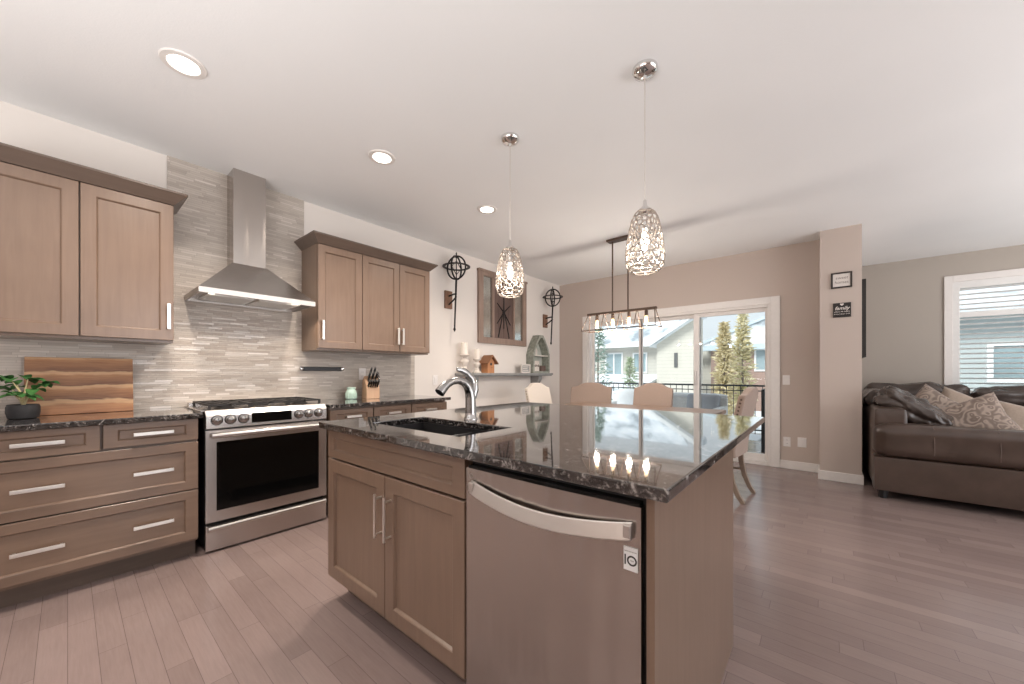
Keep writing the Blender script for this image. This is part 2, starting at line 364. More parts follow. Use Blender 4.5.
# ------------------------------------------------------------------ mesh helpers
class MB:
    def __init__(s): s.bm = bmesh.new()
    def box(s, x0, x1, y0, y1, z0, z1):
        v = [s.bm.verts.new(p) for p in ((x0,y0,z0),(x1,y0,z0),(x1,y1,z0),(x0,y1,z0),(x0,y0,z1),(x1,y0,z1),(x1,y1,z1),(x0,y1,z1))]
        for f in ((0,3,2,1),(4,5,6,7),(0,1,5,4),(1,2,6,5),(2,3,7,6),(3,0,4,7)): s.bm.faces.new([v[i] for i in f])
        return s
    def hexa(s, pts):
        v = [s.bm.verts.new(p) for p in pts]
        for f in ((0,3,2,1),(4,5,6,7),(0,1,5,4),(1,2,6,5),(2,3,7,6),(3,0,4,7)): s.bm.faces.new([v[i] for i in f])
        return s
    def prism(s, poly, fn, t0, t1):
        """poly: list of 2D points; fn(a, b, t) -> 3D; closed prism between t0 and t1."""
        A = [s.bm.verts.new(fn(a, b, t0)) for a, b in poly]; B = [s.bm.verts.new(fn(a, b, t1)) for a, b in poly]
        n = len(poly)
        s.bm.faces.new(A[::-1]); s.bm.faces.new(B)
        for i in range(n): s.bm.faces.new((A[i], A[(i+1) % n], B[(i+1) % n], B[i]))
        return s
    def tube(s, pts, rad, seg=8, closed=False, cap=True, flat=None):
        P = [Vector(p) for p in pts]; n = len(P)
        rads = rad if isinstance(rad, (list, tuple)) else [rad]*n
        rings = []; prev = None
        for i in range(n):
            if closed: t = P[(i+1) % n]-P[i-1]
            else: t = P[min(i+1, n-1)]-P[max(i-1, 0)]
            t.normalize()
            if prev is None:
                up = Vector((0, 0, 1)) if abs(t.z) < 0.9 else Vector((1, 0, 0))
                a = t.cross(up).normalized()
            else:
                a = (prev - t*prev.dot(t))
                a = a.normalized() if a.length > 1e-6 else t.orthogonal().normalized()
            prev = a; b = t.cross(a)
            fx = flat or (1, 1)
            rings.append([s.bm.verts.new(P[i] + (a*math.cos(q)*fx[0] + b*math.sin(q)*fx[1])*rads[i]) for q in [2*PI*(k+0.5)/seg for k in range(seg)]])
        m = n if closed else n-1
        for i in range(m):
            A, B = rings[i], rings[(i+1) % n]
            for k in range(seg): s.bm.faces.new((A[k], A[(k+1) % seg], B[(k+1) % seg], B[k]))
        if cap and not closed:
            s.bm.faces.new(rings[0][::-1]); s.bm.faces.new(rings[-1])
        return s
    def lathe(s, prof, c=(0, 0, 0), seg=24, M=None, cap=True):
        """prof: list of (r, z) from bottom to top, around z through c (or transformed by M)."""
        rings = []
        for r, z in prof:
            ring = []
            for k in range(seg):
                q = 2*PI*k/seg; p = Vector((r*math.cos(q), r*math.sin(q), z))
                p = (M @ p) if M is not None else p
                ring.append(s.bm.verts.new(p + Vector(c)))
            rings.append(ring)
        for A, B in zip(rings, rings[1:]):
            for k in range(seg): s.bm.faces.new((A[k], A[(k+1) % seg], B[(k+1) % seg], B[k]))
        if cap:
            s.bm.faces.new(rings[0][::-1]); s.bm.faces.new(rings[-1])
        return s
    def shaker(s, fn, a0, a1, z0, z1, w=0.058, t=0.02, dep=0.012, wz=None):
        """recessed-panel door/drawer front; fn(a, z, n) -> 3D, n outward."""
        wz = wz or w
        def ring(i, j, n): return [s.bm.verts.new(fn(a, z, n)) for a, z in ((a0+i, z0+j), (a1-i, z0+j), (a1-i, z1-j), (a0+i, z1-j))]
        R = [ring(0, 0, -0.0135), ring(0.0, 0.0, t-0.002), ring(0.002, 0.002, t), ring(w, wz, t), ring(w+0.004, wz+0.004, t-0.003), ring(w+0.009, wz+0.009, t-dep)]
        s.bm.faces.new(R[0][::-1])
        for A, B in zip(R, R[1:]):
            for k in range(4): s.bm.faces.new((A[k], A[(k+1) % 4], B[(k+1) % 4], B[k]))
        s.bm.faces.new(R[-1]); return s
    def soft(s, c, size, r, amp=0.0, freq=3.0, seed=0, cuts=8, rot=None, bulge=0.0):
        """puffy rounded box with wrinkles."""
        b2 = bmesh.new(); bmesh.ops.create_cube(b2, size=2.0)
        bmesh.ops.subdivide_edges(b2, edges=b2.edges[:], cuts=cuts, use_grid_fill=True)
        hx, hy, hz = size[0]/2, size[1]/2, size[2]/2; r = min(r, hx*.98, hy*.98, hz*.98)
        R = rot.to_matrix() if rot is not None else Matrix.Identity(3)
        C = Vector(c); mp = {}
        for v in b2.verts:
            u = v.co.copy()
            p = Vector((u.x*hx, u.y*hy, u.z*hz))
            q = Vector((max(-hx+r, min(hx-r, p.x)), max(-hy+r, min(hy-r, p.y)), max(-hz+r, min(hz-r, p.z))))
            d = p-q
            n = d.normalized() if d.length > 1e-9 else Vector((0, 0, 0))
            if d.length > 1e-9: p = q+n*r
            if bulge:
                w = (1-u.x**2)*(1-u.z**2) + (1-u.y**2)*(1-u.z**2)*0.5
                nn = u.normalized(); p += nn*bulge*max(0, w)
            if amp:
                k = Vector((p.x*freq+seed*7.1, p.y*freq+seed*3.3, p.z*freq*1.7))
                p += (u.normalized())*(noise.noise(k)*amp + noise.noise(k*2.3)*amp*0.5)
            mp[v] = s.bm.verts.new(R @ p + C)
        for f in b2.faces: s.bm.faces.new([mp[v] for v in f.verts])
        b2.free(); return s
    def build(s, name, mat, parent=None, bevel=0.0, seg=2, smooth=False, local=False, recalc=True):
        if recalc: bmesh.ops.recalc_face_normals(s.bm, faces=s.bm.faces[:])
        me = bpy.data.meshes.new(name)
        off = Vector((0, 0, 0))
        if not local:
            if parent is not None:
                p = parent
                while p is not None: off += p.location; p = p.parent
                o_loc = Vector((0, 0, 0))
            else:
                xs = [v.co for v in s.bm.verts]
                lo = Vector([min(v[i] for v in xs) for i in range(3)]); hi = Vector([max(v[i] for v in xs) for i in range(3)])
                off = Vector(((lo.x+hi.x)/2, (lo.y+hi.y)/2, lo.z)); o_loc = off
        else: o_loc = Vector((0, 0, 0))
        for v in s.bm.verts: v.co -= off
        if smooth:
            for f in s.bm.faces: f.smooth = True
        s.bm.to_mesh(me); s.bm.free()
        me.materials.append(MT[mat])
        o = bpy.data.objects.new(name, me); COL.objects.link(o); o.location = o_loc
        if parent is not None: o.parent = parent
        if bevel:
            m = o.modifiers.new('eased_edges', 'BEVEL'); m.width = bevel; m.segments = seg; m.limit_method = 'ANGLE'; m.angle_limit = 0.6
        if smooth:
            try: me.set_sharp_from_angle(angle=0.9)
            except Exception: pass
        return o
def thing(name, label, cat, loc, rz=0.0, group=None):
    o = bpy.data.objects.new(name, None); COL.objects.link(o); o.empty_display_size = 0.1
    o.location = loc; o.rotation_euler = (0, 0, rz); o['label'] = label; o['category'] = cat
    if group: o['group'] = group
    return o
def tag(o, label, cat, group=None, kind=None):
    o['label'] = label; o['category'] = cat
    if group: o['group'] = group
    if kind: o['kind'] = kind
    return o
def struct(o, label=None, cat=None):
    o['kind'] = 'structure'
    if label: o['label'] = label; o['category'] = cat
    return o
def dup(root, loc=None, rz=None, label=None, parent=None):
    c = root.copy(); COL.objects.link(c)
    if parent is not None: c.parent = parent
    if loc is not None: c.location = loc
    if rz is not None: c.rotation_euler = (0, 0, rz)
    if label: c['label'] = label
    for ch in list(root.children): dup(ch, parent=c)
    return c
def text_obj(name, body, size, mat, parent, loc, rot, shear=0.0, extrude=0.0006, bold=0.0):
    cu = bpy.data.curves.new(name, 'FONT'); cu.body = body; cu.size = size; cu.align_x = 'CENTER'; cu.align_y = 'CENTER'
    cu.extrude = extrude; cu.shear = shear; cu.offset = bold
    cu.materials.append(MT[mat])
    tmp = bpy.data.objects.new(name, cu); COL.objects.link(tmp)
    bpy.context.view_layer.update()
    me = bpy.data.meshes.new_from_object(tmp.evaluated_get(bpy.context.evaluated_depsgraph_get()))
    bpy.data.objects.remove(tmp)
    o = bpy.data.objects.new(name, me); COL.objects.link(o); o.parent = parent
    if not me.materials: me.materials.append(MT[mat])
    o.location = Vector(loc)-parent.location; o.rotation_euler = rot
    return o
def spot(name, loc, power, col, size=2.2, blend=0.6, radius=0.05):
    d = bpy.data.lights.new(name, 'SPOT'); d.energy = power; d.color = col; d.spot_size = size; d.spot_blend = blend; d.shadow_soft_size = radius
    o = bpy.data.objects.new(name, d); COL.objects.link(o); o.location = loc; return o
def point(name, loc, power, col, radius=0.03):
    d = bpy.data.lights.new(name, 'POINT'); d.energy = power; d.color = col; d.shadow_soft_size = radius
    o = bpy.data.objects.new(name, d); COL.objects.link(o); o.location = loc; return o

# ================================================================== room shell
XW = -3.609; YD = 5.637; YL = 7.439; XR = 5.0; YF = -2.7
struct(MB().box(XW-0.15, XR+0.15, YF-0.15, YL+0.15, -0.12, 0.0).build('floor', 'floor'))
struct(MB().box(XW-0.15, XR+0.15, YF-0.15, YL+0.15, H, H+0.15).build('ceiling', 'ceiling'))
struct(MB().box(XW-0.15, XW, YF-0.15, YD+0.2, 0, H).build('wall_left', 'wall_light'))
# dining wall around the patio door
DX0, DX1, DZ = -3.045, -0.50, 2.03
w = MB(); w.box(XW-0.15, DX0, YD, YD+0.2, 0, H); w.box(DX1, -0.02, YD, YD+0.2, 0, H); w.box(DX0, DX1, YD, YD+0.2, DZ, H)
struct(w.build('wall_back', 'wall'))
# living-room wall around its window
LX0, LX1, LZ0, LZ1 = 1.30, 3.90, 0.86, 2.35
w = MB(); w.box(0.2, LX0, YL, YL+0.15, 0, H); w.box(LX1, XR+0.15, YL, YL+0.15, 0, H)
w.box(LX0, LX1, YL, YL+0.15, 0, LZ0); w.box(LX0, LX1, YL, YL+0.15, LZ1, H)
struct(w.build('wall_far', 'wall_grey'))
struct(MB().box(-0.0275, 0.3107, 5.313, YL+0.15, 0, H).build('wall_column', 'wall'))
w = MB(); w.box(XR, XR+0.15, YF-0.15, 0.2, 0, H); w.box(XR, XR+0.15, 5.0, YL+0.15, 0, H); w.box(XR, XR+0.15, 0.2, 5.0, 0, 0.45); w.box(XR, XR+0.15, 0.2, 5.0, 2.45, H)
struct(w.build('wall_right', 'wall'))
w = MB(); w.box(XW, -3.2, YF-0.15, YF, 0, H); w.box(-2.75, XR, YF-0.15, YF, 0, H); w.box(-3.2, -2.75, YF-0.15, YF, 0, 0.3); w.box(-3.2, -2.75, YF-0.15, YF, 2.3, H)  # unseen narrow opening, added so a bright streak reflects in the dishwasher
struct(w.build('wall_front', 'wall'))
# tiled backsplash: counter strips plus the full-height panel behind the hood
w = MB(); w.box(XW, XW+0.008, -0.32, 0.457, 0.90, 1.372); w.box(XW, XW+0.008, 0.457, 1.372, 0.90, H); w.box(XW, XW+0.008, 1.372, 2.56, 0.90, 1.372)
struct(w.build('wall_backsplash', 'tile'), 'linear glass mosaic backsplash behind the range and counters', 'backsplash')
# baseboards
BZ = 0.10
def base_board(name, boxes):
    w = MB()
    for b in boxes: w.box(*b, 0, BZ); 
    return struct(w.build(name, 'trim', bevel=0.004))
base_board('baseboard_back', [(-0.407, -0.0275, YD-0.014, YD), (XW, -3.138, YD-0.014, YD)])
base_board('baseboard_column', [(-0.0415, 0.3247, 5.299, 5.313), (-0.0415, -0.0275, 5.313, YD-0.014), (0.3107, 0.3247, 5.313, YL)])
base_board('baseboard_left', [(XW, XW+0.014, 2.62, YD-0.014)])
base_board('baseboard_far', [(0.3247, XR, YL-0.014, YL)])

# ------------------------------------------------------------------ patio door
door = thing('door_1', 'white three-panel sliding glass patio door', 'patio door', (-1.77, YD, 0)); door['kind'] = 'structure'
cw = MB()
cw.box(-3.138, DX0, YD-0.022, YD, 0, 2.118); cw.box(DX1, -0.407, YD-0.022, YD, 0, 2.118); cw.box(DX0, DX1, YD-0.022, YD, 2.028, 2.118)
cw.build('casing', 'trim', door, bevel=0.004)
jb = MB()
jb.box(DX0, DX0+0.035, YD-0.005, YD+0.2, 0, DZ); jb.box(DX1-0.035, DX1, YD-0.005, YD+0.2, 0, DZ); jb.box(DX0+0.035, DX1-0.035, YD-0.005, YD+0.2, DZ-0.035, DZ); jb.box(DX0+0.035, DX1-0.035, YD-0.005, YD+0.2, 0, 0.05)
jb.build('jamb', 'trim', door, bevel=0.003)
def sash(x0, x1, y0, st, label=None):
    y1 = y0+0.04; z0, z1 = 0.05, DZ-0.035
    f = MB(); f.box(x0, x0+st[0], y0, y1, z0, z1); f.box(x1-st[1], x1, y0, y1, z0, z1)
    f.box(x0+st[0], x1-st[1], y0, y1, z0, z0+0.085); f.box(x0+st[0], x1-st[1], y0, y1, z1-0.05, z1)
    o = f.build('sash', 'trim', door, bevel=0.003)
    MB().box(x0+st[0]-0.005, x1-st[1]+0.005, y0+0.016, y0+0.024, z0+0.08, z1-0.045).build('pane', 'glass', o)
    return o
sash(-3.01, -2.16, YD+0.10, (0.03, 0.055))
sash(-2.18, -1.325, YD+0.10, (0.025, 0.06))
s3 = sash(-1.405, -0.535, YD+0.04, (0.075, 0.03))
h = MB(); h.tube([(-1.375, YD+0.038, 1.00), (-1.375, YD+0.005, 1.02), (-1.375, YD+0.0, 1.10), (-1.375, YD+0.005, 1.18), (-1.375, YD+0.038, 1.20)], 0.009, 8)
h.box(-1.39, -1.36, YD+0.03, YD+0.04, 0.99, 1.21); h.build('handle', 'trim', s3, smooth=True)

# ------------------------------------------------------------------ living-room window with louvred shutter
win = thing('window_1', 'white living-room window with horizontal louvre shutters', 'window', (2.6, YL, LZ0)); win['kind'] = 'structure'
f = MB()
f.box(LX0-0.075, LX0, YL-0.022, YL, LZ0-0.08, LZ1+0.085); f.box(LX1, LX1+0.075, YL-0.022, YL, LZ0-0.08, LZ1+0.085); f.box(LX0, LX1, YL-0.022, YL, LZ1, LZ1+0.085); f.box(LX0, LX1, YL-0.04, YL, LZ0-0.08, LZ0)
f.build('casing', 'trim', win, bevel=0.004)
f = MB(); f.box(LX0, LX0+0.06, YL-0.015, YL+0.05, LZ0, LZ1); f.box(LX1-0.06, LX1, YL-0.015, YL+0.05, LZ0, LZ1); f.box(LX0+0.06, LX1-0.06, YL-0.015, YL+0.05, LZ1-0.09, LZ1); f.box(LX0+0.06, LX1-0.06, YL-0.015, YL+0.05, LZ0, LZ0+0.08)
f.box(LX0+0.06, LX1-0.06, YL-0.01, YL+0.045, 1.885, 1.955)
f.build('shutter_frame', 'louvre', win, bevel=0.003)
f = MB(); f.box(LX0, LX1, YL+0.10, YL+0.106, LZ0, LZ1); f.build('pane', 'glass', win)
f = MB(); f.box(LX0+0.04, LX1-0.04, YL+0.08, YL+0.12, LZ0, LZ0+0.04); f.box(LX0+0.04, LX1-0.04, YL+0.08, YL+0.12, LZ1-0.04, LZ1); f.box(2.55, 2.61, YL+0.08, YL+0.12, LZ0+0.04, LZ1-0.04); f.box(LX0, LX0+0.04, YL+0.08, YL+0.12, LZ0, LZ1); f.box(LX1-0.04, LX1, YL+0.08, YL+0.12, LZ0, LZ1)
f.build('window_frame', 'white_out', win)
def louvre(z):
    f = MB(); cy, a = YL+0.02, math.radians(-12)
    pl = [(-0.032, 0), (-0.02, 0.005), (0.02, 0.005), (0.032, 0), (0.02, -0.005), (-0.02, -0.005)]
    f.prism(pl, lambda p, q, t: (t, cy+p*math.cos(a)-q*math.sin(a), z+p*math.sin(a)+q*math.cos(a)), LX0+0.06, LX1-0.06)
    return f.build('louvre', 'louvre', win)
z = 0.97
while z < 1.87: louvre(z); z += 0.0635
for k in range(5): louvre(1.99+k*0.0635)

# ================================================================== kitchen wall
KX = lambda X: (lambda a, z, n: (X+n, a, z))
IY = lambda Y: (lambda a, z, n: (a, Y-n, z))
XF = -3.041            # carcass front; drawer faces stand 20 mm proud
def bar_pull(fn, c, z, length, parent, n0=0.02, vertical=False, wid=0.019):
    m = MB()
    def bx(a0, a1, z0, z1, n0_, n1_):
        pts = [fn(a, zz, n) for n in (n0_, n1_) for a, zz in ((a0, z0), (a1, z0), (a1, z1), (a0, z1))]
        m.hexa(pts)
    L = length/2
    if vertical:
        bx(c-wid/2, c+wid/2, z-L, z+L, n0+0.022, n0+0.032)
        for s in (-1, 1): bx(c-0.006, c+0.006, z+s*L*0.86-0.006, z+s*L*0.86+0.006, n0-0.001, n0+0.024)
    else:
        bx(c-L, c+L, z-wid/2, z+wid/2, n0+0.022, n0+0.032)
        for s in (-1, 1): bx(c+s*L*0.86-0.006, c+s*L*0.86+0.006, z-0.006, z+0.006, n0-0.001, n0+0.024)
    return m.build('handle', 'nickel', parent, bevel=0.002)
fk = KX(XF)
# --- left drawer base
cab = thing('base_cabinet', 'taupe base cabinet of wide shaker drawers left of the range', 'cabinet', (-3.3, 0.116, 0), group='kitchen base cabinets')
MB().box(XW+0.008, XF-0.014, -0.298, 0.530, 0.105, 0.884).build('body', 'cab', cab)
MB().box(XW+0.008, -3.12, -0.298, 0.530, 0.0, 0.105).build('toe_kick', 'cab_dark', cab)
def drawer(c, a0, a1, z0, z1, pulls, w=0.045, wz=0.036, fn=fk, mat='cab_h', plen=0.172):
    d = MB().shaker(fn, a0, a1, z0, z1, w, 0.02, 0.012, wz).build('drawer', mat, c)
    for p in pulls: bar_pull(fn, p, (z0+z1)/2+(0.0 if len(pulls) < 3 else 0), plen, d)
    return d
drawer(cab, -0.296, 0.114, 0.742, 0.880, [-0.094], 0.05, 0.034)
drawer(cab, 0.124, 0.528, 0.748, 0.880, [0.325], 0.055, 0.034)
drawer(cab, -0.296, 0.528, 0.440, 0.734, [-0.094, 0.325], 0.058, 0.05)
drawer(cab, -0.296, 0.528, 0.128, 0.432, [-0.094, 0.325], 0.058, 0.05)
# --- right base units (only their top drawers show above the island)
for i, (a0, a1, lab) in enumerate(((1.345, 1.722, 'taupe base cabinet right of the range, nearest to it'), (1.722, 2.112, 'taupe base cabinet right of the range, middle one under the knife block counter'), (2.112, 2.552, 'taupe base cabinet at the counter end under the shelf wall'))):
    c = thing('base_cabinet', lab, 'cabinet', (-3.3, (a0+a1)/2, 0), group='kitchen base cabinets')
    MB().box(XW+0.008, XF-0.014, a0, a1, 0.105, 0.884).build('body', 'cab', c)
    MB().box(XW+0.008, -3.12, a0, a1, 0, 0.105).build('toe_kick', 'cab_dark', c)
    drawer(c, a0+0.004, a1-0.004, 0.742, 0.866, [(a0+a1)/2], 0.05, 0.034, plen=0.13)
    d = MB().shaker(fk, a0+0.004, a1-0.004, 0.128, 0.734, 0.058).build('door', 'cab', c)
    bar_pull(fk, a1-0.04, 0.62, 0.16, d, vertical=True)
# --- counters
def counter(name, x0, x1, y0, y1, label, hole=None):
    m = MB()
    if hole is None: m.box(x0, x1, y0, y1, 0.884, 0.914)
    else:
        hx0, hx1, hy0, hy1 = hole
        R = []
        for zz in (0.884, 0.914):
            o_ = [m.bm.verts.new((a, b, zz)) for a, b in ((x0, y0), (x1, y0), (x1, y1), (x0, y1))]
            i_ = [m.bm.verts.new((a, b, zz)) for a, b in ((hx0, hy0), (hx1, hy0), (hx1, hy1), (hx0, hy1))]
            R.append((o_, i_))
        (o0, i0), (o1, i1) = R
        for k in range(4):
            n = (k+1) % 4
            m.bm.faces.new((o0[k], i0[k], i0[n], o0[n])); m.bm.faces.new((o1[k], o1[n], i1[n], i1[k]))
            m.bm.faces.new((o0[k], o0[n], o1[n], o1[k])); m.bm.faces.new((i0[k], i1[k], i1[n], i0[n]))
    return tag(m.build(name, 'granite', bevel=0.005, seg=3), label, 'countertop')
counter('countertop', XW+0.008, -2.9855, -0.31, 0.545, 'dark granite countertop under the cutting board, left of the range')
counter('countertop', XW+0.008, -2.9855, 1.334, 2.575, 'dark granite countertop under the knife block, right of the range')
# --- wall cabinets
XU = -3.279
fu = KX(XU)
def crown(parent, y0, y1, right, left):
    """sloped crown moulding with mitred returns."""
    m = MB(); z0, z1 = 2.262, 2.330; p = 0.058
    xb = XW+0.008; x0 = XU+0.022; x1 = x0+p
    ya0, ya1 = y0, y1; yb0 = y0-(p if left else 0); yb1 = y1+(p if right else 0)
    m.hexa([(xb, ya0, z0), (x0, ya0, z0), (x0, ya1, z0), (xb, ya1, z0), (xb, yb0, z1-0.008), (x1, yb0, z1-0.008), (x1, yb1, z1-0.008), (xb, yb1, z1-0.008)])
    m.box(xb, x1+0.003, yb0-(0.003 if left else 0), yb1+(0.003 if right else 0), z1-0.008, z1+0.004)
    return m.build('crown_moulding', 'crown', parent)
c = thing('wall_cabinet', 'taupe two-door upper cabinet left of the range hood', 'cabinet', (-3.44, 0.05, 1.36), group='kitchen wall cabinets')
MB().box(XW+0.008, XU-0.014, -0.352, 0.447, 1.362, 2.262).build('body', 'cab', c)
for a0, a1, hp in ((-0.350, 0.0405, -0.31), (0.0465, 0.445, 0.419)):
    d = MB().shaker(fu, a0, a1, 1.378, 2.258, 0.060).build('door', 'cab', c); bar_pull(fu, hp, 1.53, 0.165, d, vertical=True)
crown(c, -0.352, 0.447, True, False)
c = thing('wall_cabinet', 'taupe three-door upper cabinet right of the range hood', 'cabinet', (-3.44, 1.92, 1.36), group='kitchen wall cabinets')
MB().box(XW+0.008, XU-0.014, 1.352, 2.512, 1.362, 2.262).build('body', 'cab', c)
for a0, a1, hp in ((1.354, 1.743, 1.385), (1.749, 2.137, 2.112), (2.143, 2.510, 2.168)):
    d = MB().shaker(fu, a0, a1, 1.378, 2.258, 0.056).build('door', 'cab', c); bar_pull(fu, hp, 1.53, 0.165, d, vertical=True)
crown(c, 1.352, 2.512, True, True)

# --- range
R0, R1 = 0.566, 1.319; RC = (R0+R1)/2; RX = -3.028
rg = thing('range', 'stainless gas range with black oven window and front knobs', 'range', (-3.3, RC, 0))
m = MB(); m.box(XW+0.012, RX-0.045, R0+0.003, R1-0.003, 0.03, 0.895)
for yy in (R0+0.06, R1-0.06):
    for xx in (-3.5, -3.12): m.lathe([(0.018, 0.0), (0.018, 0.03)], (xx, yy, 0), 10)
m.build('body', 'black', rg)
m = MB(); m.box(XW+0.012, RX-0.03, R0-0.02, R1+0.012, 0.9145, 0.922); m.box(XW+0.012, RX-0.09, R0+0.02, R1-0.02, 0.895, 0.915); m.box(XW+0.012, XW+0.06, R0, R1, 0.915, 0.945)
m.build('cooktop', 'steel_y', rg, bevel=0.002)
m = MB(); prof = [(-3.10, 0.803), (RX+0.008, 0.803), (RX+0.006, 0.885), (RX-0.022, 0.922), (-3.10, 0.922)]
m.prism(prof, lambda a, b, t: (a, t, b), R0, R1); m.build('control_panel', 'steel_y', rg, bevel=0.003)
m = MB(); m.hexa([(RX+0.0068, 0.815, 0.822), (RX+0.010, 0.815, 0.822), (RX+0.010, 1.065, 0.822), (RX+0.0068, 1.065, 0.822), (RX+0.005, 0.815, 0.89), (RX+0.0085, 0.815, 0.89), (RX+0.0085, 1.065, 0.89), (RX+0.005, 1.065, 0.89)])
m.build('display', 'black_gloss', rg)
for y in (0.623, 0.695, 0.768, 1.115, 1.184, 1.256):
    Mx = Matrix.Rotation(PI/2, 3, 'Y')
    k = MB().lathe([(0.027, 0.0), (0.028, 0.004), (0.028, 0.008), (0.022, 0.010), (0.0205, 0.030), (0.018, 0.033)], (RX+0.0065, y, 0.857), 20, Mx).build('knob', 'faucet', rg, smooth=True)
    MB().lathe([(0.033, 0.0), (0.033, 0.003), (0.026, 0.0032)], (RX+0.0058, y, 0.857), 22, Mx).build('bezel', 'iron', k)
    MB().box(RX+0.0395, RX+0.0415, y-0.002, y+0.002, 0.860, 0.874).build('indicator', 'black', k)
# oven door
od = MB(); fx = KX(RX-0.04)
dz0, dz1 = 0.198, 0.793; ix0, ix1, iz0, iz1 = 0.622, 1.262, 0.268, 0.715
for b in ((R0, ix0, dz0, dz1), (ix1, R1, dz0, dz1), (ix0, ix1, dz0, iz0), (ix0, ix1, iz1, dz1)): od.box(RX-0.04, RX, b[0], b[1], b[2], b[3])
odo = od.build('oven_door', 'steel_y', rg)
MB().box(RX-0.03, RX-0.004, ix0-0.002, ix1+0.002, iz0-0.002, iz1+0.002).build('window', 'black_gloss', odo)
m = MB(); m.tube([(RX+0.038, R0+0.025, 0.762), (RX+0.038, R1-0.025, 0.762)], 0.017, 14)
for yy in (R0+0.05, R1-0.05): m.box(RX-0.002, RX+0.036, yy-0.012, yy+0.012, 0.753, 0.771)
m.build('handle', 'steel_y', odo, smooth=True)
wd = MB().box(RX-0.04, RX-0.002, R0, R1, 0.014, 0.178).build('warming_drawer', 'steel_y', rg, bevel=0.004)
m = MB(); m.prism([(0, 0.138), (0.026, 0.142), (0.036, 0.152), (0.037, 0.163), (0.030, 0.174), (0, 0.180)], lambda a, b, t: (RX-0.004+a, t, b), R0+0.01, R1-0.01)
m.build('handle', 'steel_y', wd, bevel=0.003)
# burners and grates
for by, bx_, br in ((0.70, -3.20, 0.045), (0.70, -3.43, 0.038), (RC, -3.32, 0.05), (1.185, -3.20, 0.045), (1.185, -3.43, 0.038)):
    MB().lathe([(br*1.25, 0.922), (br*1.25, 0.930), (br, 0.931), (br, 0.940), (br*0.7, 0.944)], (bx_, by, 0), 20).build('burner', 'iron', rg, smooth=True)
for gi in range(3):
    y0 = R0+0.03+gi*0.235; y1 = y0+0.223; x0, x1 = -3.545, -3.085; zt = 0.958
    g = MB()
    for a, b in (((x0, y0), (x1, y0)), ((x0, y1), (x1, y1)), ((x0, y0), (x0, y1)), ((x1, y0), (x1, y1)), (((x0+x1)/2, y0), ((x0+x1)/2, y1)), ((x0, (y0+y1)/2), (x1, (y0+y1)/2))):
        g.box(min(a[0], b[0])-0.006, max(a[0], b[0])+0.006, min(a[1], b[1])-0.006, max(a[1], b[1])+0.006, zt-0.012, zt)
    for cx_ in (-3.20, -3.43):
        for dx, dy in ((0.06, 0.06), (0.06, -0.06), (-0.06, 0.06), (-0.06, -0.06)):
            cy_ = (y0+y1)/2
            g.tube([(cx_+dx*0.4, cy_+dy*0.4, zt-0.006), (cx_+dx*1.5, cy_+dy*1.5, zt-0.006)], 0.006, 6)
    for xx in (x0, x1):
        for yy in (y0, y1): g.box(xx-0.007, xx+0.007, yy-0.007, yy+0.007, 0.921, zt)
    g.build('grate', 'iron', rg)

# --- range hood
HY0, HY1 = 0.55, 1.28; HXF = -3.134
hd = thing('range_hood', 'stainless chimney range hood on the tiled wall', 'range hood', (-3.4, 0.915, 1.70))
MB().box(XW+0.008, -3.43, 0.807, 1.022, 1.995, H).build('chimney', 'steel_z', hd, bevel=0.002)
m = MB(); xb = XW+0.008
m.hexa([(xb, HY0, 1.735), (HXF, HY0, 1.735), (HXF, HY1, 1.735), (xb, HY1, 1.735), (xb, 0.80, 2.0), (-3.422, 0.80, 2.0), (-3.422, 1.03, 2.0), (xb, 1.03, 2.0)])
m.build('canopy', 'steel_y', hd)
m = MB()
m.box(HXF-0.012, HXF, HY0, HY1, 1.700, 1.736); m.box(xb, HXF-0.012, HY0, HY0+0.012, 1.700, 1.736); m.box(xb, HXF-0.012, HY1-0.012, HY1, 1.700, 1.736); m.box(xb, xb+0.012, HY0+0.012, HY1-0.012, 1.700, 1.736)
m.build('rim', 'steel_soft', hd)
m = MB(); m.box(xb+0.012, HXF-0.012, HY0+0.012, HY1-0.012, 1.722, 1.734); m.build('underside', 'steel', hd)
for y0, y1 in ((0.62, 0.905), (0.925, 1.21)):
    m = MB(); m.box(-3.55, -3.25, y0, y1, 1.712, 1.7225)
    for k in range(9): m.box(-3.54+k*0.032, -3.522+k*0.032, y0+0.01, y1-0.01, 1.708, 1.7125)
    m.build('grease_filter', 'nickel', hd)
for y in (0.64, 1.19):
    o = MB().lathe([(0.026, 0.0), (0.03, 0.006), (0.03, 0.012)], (-3.19, y, 1.711), 18).build('light', 'bulb_white', hd)
    spot('hood_lamp', (-3.20, y, 1.70), 7, (1.0, 0.86, 0.70), 2.3, 0.35, 0.03)

